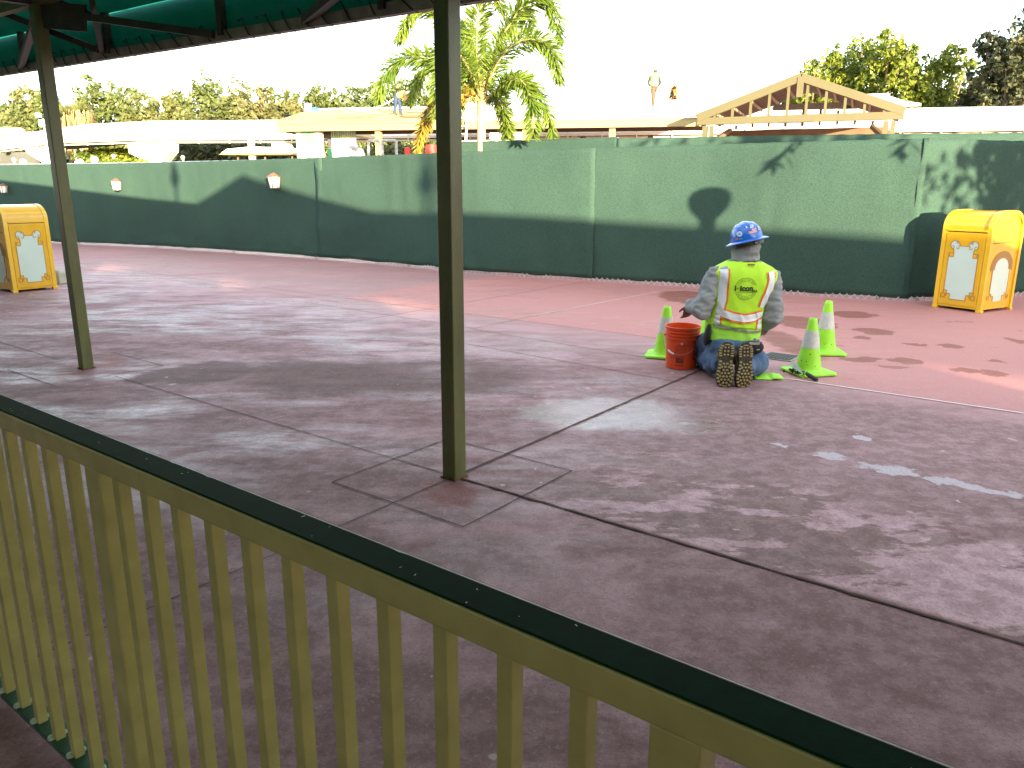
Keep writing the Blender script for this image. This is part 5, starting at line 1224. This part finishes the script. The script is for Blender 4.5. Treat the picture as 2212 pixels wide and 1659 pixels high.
def slab(mb, poly, th=.12):
    mb.add([Vector(p) for p in poly] + [Vector(p) - Vector((0, 0, th)) for p in poly], [tuple(range(len(poly))), tuple(range(2 * len(poly) - 1, len(poly) - 1, -1))] + [(i, (i + 1) % len(poly), len(poly) + (i + 1) % len(poly), len(poly) + i) for i in range(len(poly))])
slab(mb, [(-.15, -.12, FZ), (XM, -.12, FZ), (XM, rlY, 6.0), (rl.x, rlY, 6.0)]); o = mb.build('board_roof', osb, t)
mb = MB(); slab(mb, [(-.15, -.12, FZ - .002), (rl.x, rlY, 5.99), (-.15, 2 * rlY, FZ)]); mb.build('hip_roof', osb, t)
rnd = random.Random(4); mb = MB()
for k in range(9):                                   # lighter and darker board sheets
    x = rnd.uniform(1.5, XM - 3); f_ = rnd.uniform(.1, .8); f2 = f_ + .14; w = rnd.uniform(1.2, 2.4)
    mb = MB(); mb.add([(x, -.12 + (rlY + .12) * f_, FZ + (6 - FZ) * f_ + .012), (x + w, -.12 + (rlY + .12) * f_, FZ + (6 - FZ) * f_ + .012), (x + w, -.12 + (rlY + .12) * f2, FZ + (6 - FZ) * f2 + .012), (x, -.12 + (rlY + .12) * f2, FZ + (6 - FZ) * f2 + .012)], [(0, 1, 2, 3)]); mb.v = [v + Vector((0, 0, .003 * k)) for v in mb.v]
    mb.build('board_sheet', [mat('board_dark', (0.27, 0.19, 0.06), .8, .2, 1), mat('board_pale', (0.50, 0.42, 0.22), .8, .1, 1)][k % 2], t)
mb = MB(); mb.beam((rl.x, rlY, 6.06), (XM + 1, rlY, 6.06), .5, .10); mb.build('ridge_cap', white_roof, t)
XG = lx(1535, 262, z0).x; g1 = lx(1640, 211, 6.5); g2 = lx(1858, 203.5, 6.5)
mb = MB(); slab(mb, [(XM, -.12, FZ + .01), (XG, -.12, FZ + .01), (g1.x, g1.y, 6.5), (r1.x, r1.y, 6.5)]); o = mb.build('metal_roof', white_roof, t)
mb = MB(); slab(mb, [(g2.x + 1.6, g2.y * .45, 5.45), (XE, g2.y * .45, 5.45), (r2.x, r2.y, 6.5), (g2.x, g2.y, 6.5)]); mb.build('metal_roof', white_roof, t)
mb = MB(); slab(mb, [(0, .2, z0 + .36), (XG, .2, z0 + .36), (XG, 7, z0 + .36), (0, 7, z0 + .36)], .05); mb.build('soffit', tan_dark, t)
mb = MB(); mb.beam((0, 3.2, z0 + .2), (XG, 3.2, z0 + .2), .3, .3); mb.build('inner_beam', tan_dark, t)
for px in (828, 1151, 1332): p = lx(px, 285, z0); mb = MB(); mb.box((p.x, .35, z0 / 2), (.28, .28, z0)); mb.build('post', tan_trim, t, bevel=.01)
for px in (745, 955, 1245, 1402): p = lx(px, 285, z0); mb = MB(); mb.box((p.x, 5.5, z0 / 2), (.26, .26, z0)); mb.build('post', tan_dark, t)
mb = MB(); mb.box((XE * .30, 6.6, .9), (XE * .30, .1, 1.8)); mb.build('counter', tan_dark, t)
# corrugated panel room
def corr(a, b, zb, zt_, name, mts, n):
    mb = MB(); a = Vector(a); b = Vector(b); d = (b - a); nn = Vector((d.y, -d.x, 0)).normalized(); vs = []
    for i in range(n + 1):
        p = a + d * i / n + nn * (.05 if (i // 2) % 2 else -.05)
        vs += [(p.x, p.y, zb), (p.x, p.y, zt_)]
    mb.add(vs, []); o = len(mb.v) - len(vs)
    for i in range(n): mb.f.append((2 * i, 2 * i + 2, 2 * i + 3, 2 * i + 1)); mb.m.append(0)
    return mb.build(name, mts, t)
grp = mat('pale_green_corrugated_panel', (0.50, 0.66, 0.47), .5, .12, 2.2, col2=(0.70, 0.78, 0.66)); grd = mat('green_panel', (0.10, 0.42, 0.16), .5, .1, 2)
x0 = lx(633, 285, z0).x; x1 = lx(680, 285, z0).x; x2 = lx(752, 285, z0).x
corr((x0, .5, 0), (x1, .5, 0), 0, z0 + .1, 'corrugated_wall', grp, 26); corr((x1 + .3, 1.6, 0), (x2, 1.6, 0), 0, z0 + .1, 'corrugated_wall', grp, 44)
mb = MB(); mb.box((x1 + .15, .55, z0 / 2), (.34, .34, z0)); mb.build('corner_post', cream, t)
mb = MB(); mb.box(((x0 + x1) / 2 + .3, .44, z0 - .25), (.9, .05, .5)); mb.build('green_header', grd, t)
gable_tan = mat('olive_tan_paint', (0.085, 0.078, 0.036), .55, .05, 1.2)
# gabled entrance frame
gL = gp(1524, 271, 4.1); gR = gp(1930, 259.5, 4.1); gd = gR - gL; gd.z = 0; GL = gd.length; gd.normalize(); gn = Vector((-gd.y, gd.x, 0))
GM = Matrix(((gd.x, gn.x, 0, gL.x), (gd.y, gn.y, 0, gL.y), (0, 0, 1, 0), (0, 0, 0, 1))); GI = GM.inverted()
t = empty('entrance_gable', mw=GM, label='open tan gabled entrance frame with vertical slats, roof peak right of the roofer', cat='gable')
pk = at(1732, 157, (gL.y + gR.y) / 2); PX = (GI @ pk).x; PZ = pk.z; ez = 4.1
ov = .35
mb = MB(); mb.box((GL / 2, 0, ez + .16), (GL + .7, .22, .29)); mb.build('tie_beam', gable_tan, t, bevel=.01)
for a, b in (((-ov, 0, ez + .30), (PX, 0, PZ - .18)), ((GL + ov, 0, ez + .30), (PX, 0, PZ - .18))): mb = MB(); mb.beam(a, b, .24, .32); mb.build('rafter', gable_tan, t, bevel=.01)
zr = lambda x: (ez + .30 + (PZ - .18 - ez - .30) * ((x + ov) / (PX + ov) if x < PX else (GL + ov - x) / (GL + ov - PX)))
nb_ = 10
for k in range(nb_):
    x = GL * (k + .5) / nb_
    mb = MB(); mb.box((x, 0, (ez + .3 + zr(x)) / 2 - .05), (.10, .10, zr(x) - ez - .30)); mb.build('slat', gable_tan, t)
mb = MB(); mb.box((PX, -.02, PZ - .55), (.24, .26, .75)); mb.build('king_post', gable_tan, t)
DP = 5.2
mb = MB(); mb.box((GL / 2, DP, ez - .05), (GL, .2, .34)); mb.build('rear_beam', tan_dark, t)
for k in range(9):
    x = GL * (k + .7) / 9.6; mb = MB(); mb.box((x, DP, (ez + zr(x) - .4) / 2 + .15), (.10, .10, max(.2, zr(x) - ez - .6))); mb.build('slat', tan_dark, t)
mb = MB(); mb.box((PX, DP, ez + (PZ - ez) * .58), ((GL) * .42, .2, .26)); mb.build('collar_beam', mat('grey_steel_beam', (0.25, 0.25, 0.2), .5), t)
for sg in (0, 1):
    xe = -ov if sg == 0 else GL + ov
    mb = MB(); slab(mb, [(xe, .1, ez + .46), (xe, DP + .6, ez + .46), (PX, DP + .6, PZ), (PX, .1, PZ)], .10); mb.build('roof_panel', mat('brown_roof_deck', (0.12, 0.085, 0.05), .7), t)
    for f_ in (.15, .32, .5, .68, .85):
        x = xe + (PX - xe) * f_; z = ez + .30 + (PZ - ez - .5) * f_; mb = MB(); mb.beam((x, .1, z), (x, DP, z), .08, .10); mb.build('purlin', mat('pale_purlin', (0.35, 0.30, 0.2), .6), t)
for x in (.12, GL - .12):
    for y in (.05, DP): mb = MB(); mb.box((x - .13, y, ez / 2 - .02), (.20, .24, ez)); mb.box((x + .13, y, ez / 2 - .02), (.16, .20, ez)); mb.build('post', gable_tan, t)
    mb = MB(); mb.beam((x, .2, ez - .75), (x + (.6 if x < 1 else -.6), 2.2, ez - .05), .14, .16); mb.build('knee_brace', tan_dark, t)

# things on the roofs
def on_sh(x, y, z): return SH @ Vector((x, y, z))
p = at(666, 236, rl.y + eL.y - 1); 
def roof_pt(px, py, front=True):
    "hit the roof plane of the shelter"
    A_ = on_sh(0, -.12, FZ); 
    zr_ = 6.0 if px < 930 else 6.5; yy = rlY if px < 930 else (r1.y + (r2.y - r1.y) * .5)
    B_ = on_sh(10, -.12, FZ); C_ = on_sh(5, yy, zr_); n_ = (B_ - A_).cross(C_ - A_); d = ray(px, py); return CAM + d * ((A_ - CAM).dot(n_) / d.dot(n_))
w_ = roof_pt(666, 241); t = empty('paint_bucket', tuple(w_), 0, 'small white bucket standing on the unfinished roof ridge', 'bucket')
mb = MB(); mb.lathe([(.19, 0), (.22, .42), (.235, .42), (.235, .45), (.2, .45)], n=18); mb.build('body', white_paint, t, smooth=True)
w_ = roof_pt(680, 240.5); mb = MB(); blob(mb, (0, 0, .07), (.30, .2, .13)); o = one(mb, 'tarp_bundle', mat('blue_tarp', (0.03, 0.22, 0.55), .5), 'bright blue tarp bundle beside the white roof bucket', 'tarp', smooth='all'); remeshed(o, .03, 1, .05, 5); o.location = w_
hp = [roof_pt(x, y) + Vector((0, 0, z)) for x, y, z in ((745, 243, .03), (790, 241.5, .03), (815, 240, .2), (840, 239, .45), (858, 239, .75), (862, 242, .35), (852, 243, .05))]
mb = MB(); mb.tube(hp, .035, 6); one(mb, 'air_hose', mat('cream_hose', (.6, .5, .35)), 'pale hose trailing along the unfinished roof to the bending roofer', 'hose', smooth=True)
lime_v = mat('bright_vest', (0.30, 0.36, 0.10), .6)
w_ = roof_pt(1411, 229)
far_person('person', 'roofer standing on the white roof in a bright vest, dark sleeves and brown trousers', tuple(w_), dict(hip=(.0, 0, .93), neck=(.0, .0, 1.46), head=(.04, -.04, 1.62), face=(0, .1, -.01), shL=(-.21, 0, 1.38), elL=(-.30, .05, 1.12), wrL=(-.20, -.02, .95), shR=(.21, 0, 1.38), elR=(.32, .05, 1.14), wrR=(.24, .1, .98), hpL=(-.06, 0, .90), knL=(-.03, .04, .48), anL=(.0, .0, .10), hpR=(.09, .02, .88), knR=(.12, .40, .80), anR=(.06, .28, .42), foot=(0, .07, -.05)), dict(legs=mat('brown_trousers', (0.075, 0.048, 0.026), .8), arms=mat('dark_green_sleeves', (0.015, 0.025, 0.012), .8), vest=lime_v, boots=mat('tan_boot', (0.13, 0.06, 0.02), .7), hat=mat('green_cap', (0.03, 0.06, 0.02), .7)))
w_ = roof_pt(860, 249)
far_person('person', 'roofer bending over on the unfinished roof in blue trousers and pale vest', tuple(w_), dict(hip=(-.05, 0, .92), neck=(.40, 0, 1.12), head=(.56, 0, 1.04), face=(.08, 0, -.06), shL=(.36, -.16, 1.06), elL=(.42, -.18, .80), wrL=(.46, -.16, .55), shR=(.36, .16, 1.06), elR=(.44, .18, .80), wrR=(.48, .16, .52), hpL=(-.08, -.11, .88), knL=(-.10, -.14, .48), anL=(-.16, -.16, .09), hpR=(-.02, .11, .88), knR=(.10, .14, .48), anR=(.12, .16, .09), foot=(.08, 0, -.05)), dict(legs=mat('blue_trousers', (0.02, 0.04, 0.10), .8), arms=mat('orange_sleeves', (0.2, 0.05, 0.02), .8), vest=lime_v, boots=mat('tan_boot', (0.35, 0.17, 0.06)), hat=mat('white_helmet', (.8, .8, .75))))
# roof vents along the ridge
for i, (x0_, x1_, y0, y1) in enumerate(((1229, 1262, 201, 222), (1264, 1292, 206, 222), (1206, 1228, 218, 224))):
    Y = 62; a = at(x0_, y1, Y); b = at(x1_, y0, Y); t = empty('rooftop_unit', ((a.x + b.x) / 2, Y, 0), 0, ['larger pale rooftop unit rising beyond the white roof ridge', 'smaller pale rooftop unit just right of the larger one', 'lowest pale rooftop unit near the palm'][i], 'rooftop unit')
    mb = MB(); mb.box((0, 1, b.z / 2), (b.x - a.x, 2, b.z)); mb.build('housing', white_roof, t); mb = MB(); mb.box((0, .0, b.z - .1), (b.x - a.x + .1, .1, .22)); mb.build('louvre', mat('pale_green_grille', (.45, .50, .42), .6), t)
# decorated christmas tree far beyond
Y = 110; p = at(1456, 186, Y); rnd = random.Random(8); t = empty('christmas_tree', (p.x, Y, 0), 0, 'decorated red and gold christmas tree top beyond the white roof', 'christmas tree')
mb = MB(); hh = p.z
for k in range(2600):
    f_ = rnd.random() ** .7; z = hh - f_ * hh * .95; r = .22 + (hh - z) * .145; a = rnd.uniform(0, 6.3); q = Vector((math.cos(a) * r, math.sin(a) * r, z)); d = Vector((math.cos(a), math.sin(a), -.5)) * .35; sx = Vector((-math.sin(a), math.cos(a), 0)) * .16; mb.add([q - sx, q + d, q + sx, q - d * .6], [(0, 1, 2, 3)])
mb.build('branches', leafD, t)
for nm, cl_, cnt in (('gold_ornaments', (0.55, 0.38, 0.10), 170), ('red_ornaments', (0.45, 0.07, 0.03), 170)):
    mb = MB()
    for k in range(cnt): z = hh - rnd.random() * hh * .9; r = .30 + (hh - z) * .145; a = rnd.uniform(0, 6.3); mb.lathe([(.001, -.15), (.13, 0), (.001, .15)], (math.cos(a) * r, math.sin(a) * r, z), 6)
    o = mb.build(nm, mat(nm, cl_, .35), t); o['kind'] = 'stuff'
mb = MB(); pts = [((.45 if k % 2 == 0 else .19) * math.sin(k * math.pi / 5), (.45 if k % 2 == 0 else .19) * math.cos(k * math.pi / 5)) for k in range(10)]; mb.prism(pts, lambda q: Vector((q[0], -.08, hh + .35 + q[1])), lambda q: Vector((q[0], .08, hh + .35 + q[1]))); mb.build('star', mat('gold_star', (0.6, 0.5, 0.15), .3), t)
mb = MB(); mb.tube([(0, 0, 0), (0, 0, hh * .9)], [.3, .08], 8); mb.build('trunk', bark, t)
# ladder leaning on the eave
a = lx(1014, 262, FZ); w_ = on_sh(a.x, -1.1, 0); t = empty('extension_ladder', tuple(w_), math.atan2(ed.y, ed.x), 'pale metal ladder leaning against the shelter eave left of the palm trunk', 'ladder')
for sx in (-.22, .22): mb = MB(); mb.beam((sx - .1, 0, 0), (sx + .12, .95, 5.4), .06, .09, (1, 0, 0)); mb.build('side_rail', mat('pale_aluminium', (.62, .60, .52), .5), t)
for k in range(15): f_ = (k + .8) / 16; mb = MB(); c = Vector((-.1, 0, 0)).lerp(Vector((.12, .95, 5.4)), f_); mb.tube([c - Vector((.22, 0, 0)), c + Vector((.22, 0, 0))], .02, 6); mb.build('rung', mat('pale_aluminium', (.62, .60, .52)), t)
# strap hanging from the roof, utility boxes on a stack
p0 = roof_pt(1096, 255) + Vector((0, -.3, .1)); p1 = on_sh(lx(1098, 262, FZ).x, -.25, FZ); p2 = on_sh(lx(1107, 292, 3.9).x, -.5, 3.6)
mb = MB(); mb.tube([p0, p1 + Vector((0, 0, .05)), p2], .03, 6); one(mb, 'yellow_strap', mat('yellow_strap', (.65, .45, .06)), 'yellow strap hanging from the white roof edge right of the palm', 'strap')
for i, (x0_, x1_, y0, y1) in enumerate(((1057, 1083, 292, 306), (1106, 1128, 290, 306))):
    Y = 24; a = at(x0_, y1, Y); b = at(x1_, y0, Y); t = empty('site_bin', ((a.x + b.x) / 2, Y, 0), 0, ['pale site bin just right of the palm trunk', 'dark grey site bin further right of the palm trunk'][i], 'bin'); m__ = [mat('pale_bin', (.5, .47, .42)), mat('grey_bin', (.16, .17, .19))][i]; w = (b.x - a.x)
    mb = MB(); mb.lathe([(w * .60, 0), (w * .68, b.z - .06), (w * .74, b.z - .06), (w * .74, b.z), (w * .65, b.z - .01), (w * .6, b.z - .08)], (0, 0, 0), 4, Matrix.Rotation(R(45), 3, 'Z')); mb.build('body', m__, t, bevel=.01)
    mb = MB(); mb.box((0, 0, b.z + .04), (w * .9, w * .5, .05)); mb.build('lid', m__, t)
# white boom machine, pipe frame, green bin, red bins
Y = 27; t = empty('boom_lift', (at(752, 335, Y).x, Y, 0), 0, 'white boom lift parked in front of the corrugated panels', 'machine')
O = Vector(t.location)
for pts in ([(723, 340), (724, 308), (729, 304), (735, 308), (742, 340)], [(745, 340), (748, 326), (772, 318), (776, 322), (781, 340)]): pl_prism(t, 'body_panel', white_paint, pts, Y, .8, O)
mb = MB(); mb.tube([at(733, 309, Y) - O, at(752, 312, Y) - O, at(772, 320, Y) - O], [.09, .11, .10], 8); mb.build('boom', mat('pale_grey', (.5, .52, .55)), t)
mb = MB(); a = at(752, 400, Y) - O; mb.box((a.x, .4, .9), (1.0, .7, 1.8)); mb.build('chassis', white_paint, t)
Y = 26; t = empty('pipe_frame', (at(822, 335, Y).x, Y, 0), 0, 'grey bent pipe frame standing behind the front fence', 'frame'); O = Vector(t.location); g_ = mat('grey_pipe', (.33, .33, .32), .4)
for xs in ((796, 818), (826, 856)):
    mb = MB(); a, b = xs; mb.tube([at(a + 1, 420, Y) - O, at(a, 306, Y) - O, at(a + 2, 303.5, Y) - O, at(b - 2, 303.5, Y) - O, at(b, 306, Y) - O, at(b + 2, 420, Y) - O], .045, 8); mb.build('pipe_hoop', g_, t, smooth=True)
for i, (x, y, w, m__, lab) in enumerate(((712, 322, 9, mat('green_plastic', (.03, .28, .12)), 'small green bin by the corrugated panels'), (880, 319, 12, mat('red_plastic', (.55, .03, .02)), 'red barrel seen over the fence left of the yellow frond'), (932, 313, 26, mat('red_plastic', (.55, .03, .02)), 'wide red barrel left of the middle pole'))):
    Y = 29; p = at(x, y, Y); mb = MB(); r = w / 2 * Y / FPX; mb.lathe([(r * .9, 0), (r, .3), (r, p.z - .1), (r * .93, p.z - .04), (r * .93, p.z), (.001, p.z + .02)], n=16); o = one(mb, 'barrel', m__, lab, 'barrel', smooth=True); o.location = (p.x, Y, 0)
# white shuttle cart, hedge, globe lamps, house, mast
Y = 40; t = empty('shuttle_cart', (at(560, 340, Y).x, Y, 0), 0, 'long low white shuttle roof in front of the far hedge', 'cart'); O = Vector(t.location)
pl_prism(t, 'roof', white_roof, [(478, 330), (490, 322), (540, 317), (632, 319), (632, 329)], Y, 1.8, O); pl_prism(t, 'roof_box', white_roof, [(586, 319), (587, 310), (618, 309), (624, 319)], Y + .3, 1.0, O); pl_prism(t, 'valance', tan_trim, [(472, 334), (480, 330.5), (632, 329.5), (632, 333)], Y + .1, 1.7, O); pl_prism(t, 'body', white_paint, [(490, 350), (630, 350), (630, 400), (490, 400)], Y, 1.8, O)
for x in (500, 560, 620): mb = MB(); a = at(x, 330, Y) - O; mb.box((a.x, .9, a.z / 2), (.08, .08, a.z)); mb.build('post', tan_dark, t)
def hedge(name, label, pts, Y, th, lm, n, leaf, seed):
    rnd = random.Random(seed); xs = [p[0] for p in pts]; vs = []; fs = []; a = at(pts[0][0], 400, Y); 
    for _ in range(n):
        x = rnd.uniform(xs[0], xs[-1]); 
        for i in range(len(pts) - 1):
            if pts[i][0] <= x <= pts[i + 1][0]: ty = pts[i][1] + (pts[i + 1][1] - pts[i][1]) * (x - pts[i][0]) / (pts[i + 1][0] - pts[i][0])
        q = at(x, ty, Y); z = q.z * (1 - abs(rnd.gauss(0, .35))) + rnd.gauss(0, .08); p = Vector((q.x, Y + rnd.uniform(0, th), max(0, z))); nn = Vector((rnd.gauss(0, 1), rnd.gauss(-.6, .8), rnd.gauss(.3, 1))).normalized(); u = nn.orthogonal().normalized(); v = nn.cross(u); s = leaf * rnd.uniform(.6, 1.2); k = len(vs); vs += [p - u * s, p + v * s * .6, p + u * s, p - v * s * .6]; fs.append((k, k + 1, k + 2, k + 3))
    me = bpy.data.meshes.new(name); me.from_pydata([tuple(v) for v in vs], [], fs); me.materials.append(lm); o = bpy.data.objects.new(name, me); COL.objects.link(o); return tag(o, label, 'hedge')
hedge('hedge', 'clipped green hedge under the walkway roof left of the white pier', [(150, 324), (200, 322), (290, 322)], 62, 3, leafC, 4200, .16, 1)
hedge('hedge', 'low hedge row with globe lamps in front, by the left pole', [(190, 345), (240, 346), (300, 346)], 46, 2, leafC, 2600, .13, 2)
hedge('hedge', 'dark shrubbery under the walkway roof right of the white pier', [(366, 306), (450, 300), (640, 304)], 66, 5, leafD, 7000, .22, 3)
hedge('hedge', 'green shrubs seen beneath the shelter behind the boom lift', [(785, 318), (860, 314), (945, 318)], 60, 3, leafB, 3000, .2, 4)
for i, (x, y, r, Y) in enumerate(((173, 352, 8, 34), (204, 345, 7.5, 38), (245, 337, 4, 52), (50, 350, 7, 36), (395, 340, 4, 50), (30, 345, 4, 50))):
    p = at(x, y, Y); rr = r * Y / FPX; t = empty('globe_lamp', (p.x, Y, 0), 0, ['white globe lamp nearest the left pole on its right side', 'white globe lamp in front of the low hedge', 'small white globe lamp standing in the hedge', 'white globe lamp above the left yellow bin', 'small white globe lamp beside the white pier', 'smallest white globe lamp at the far left'][i], 'lamp', 'globe lamps beyond the fence')
    mb = MB(); blob(mb, (0, 0, p.z), (rr, rr, rr)); mb.build('globe', glass_w, t, smooth='all'); mb = MB(); mb.tube([(0, 0, 0), (0, 0, p.z - rr)], .05, 8); mb.lathe([(.06, p.z - rr * 1.5), (rr * .6, p.z - rr * .85)], n=10); mb.build('pole', cream, t)
Y = 84; a = at(-30, 290, Y); b = at(84, 290, Y); t = empty('house', ((a.x + b.x) / 2, Y, 0), 0, 'small pale house with low gabled roof at the far left', 'house'); w = b.x - a.x; rz_ = at(22, 275, Y).z
mb = MB(); mb.box((0, 3, a.z / 2), (w * .9, 6, a.z)); mb.build('wall', cream, t)
mb = MB(); mb.prism([(-w / 2, a.z), (w / 2, a.z), (w / 2 - 1.6, rz_ - .1), (-w / 2 + 1.4, rz_ - .1)], lambda q: Vector((q[0], -.4, q[1])), lambda q: Vector((q[0], 6.4, q[1]))); mb.build('roof', white_roof, t)
mb = MB(); mb.prism([(-2.2, a.z), (2.0, a.z), (-.1, rz_)], lambda q: Vector((q[0], -.9, q[1])), lambda q: Vector((q[0], -.3, q[1]))); mb.build('gable', mat('yellow_gable', (.5, .45, .2)), t)
for x in (-2.5, 1.5): mb = MB(); mb.box((x, -.03, 2.0), (1, .08, 1.2)); mb.build('window', mat('dark_glass', (0.02, 0.03, 0.03)), t)
Y = 60; p = at(94, 266, Y); t = empty('lamp_mast', (p.x, Y, 0), 0, 'thin white mast with a box head just left of the left pole', 'mast')
mb = MB(); mb.tube([(0, 0, 0), (0, 0, p.z + .3)], .06, 8); mb.build('pole', white_paint, t); mb = MB(); mb.box((.1, 0, p.z), (.7, .4, .45)); mb.box((-.3, 0, p.z + .55), (.3, .3, .3)); mb.build('head', white_paint, t)
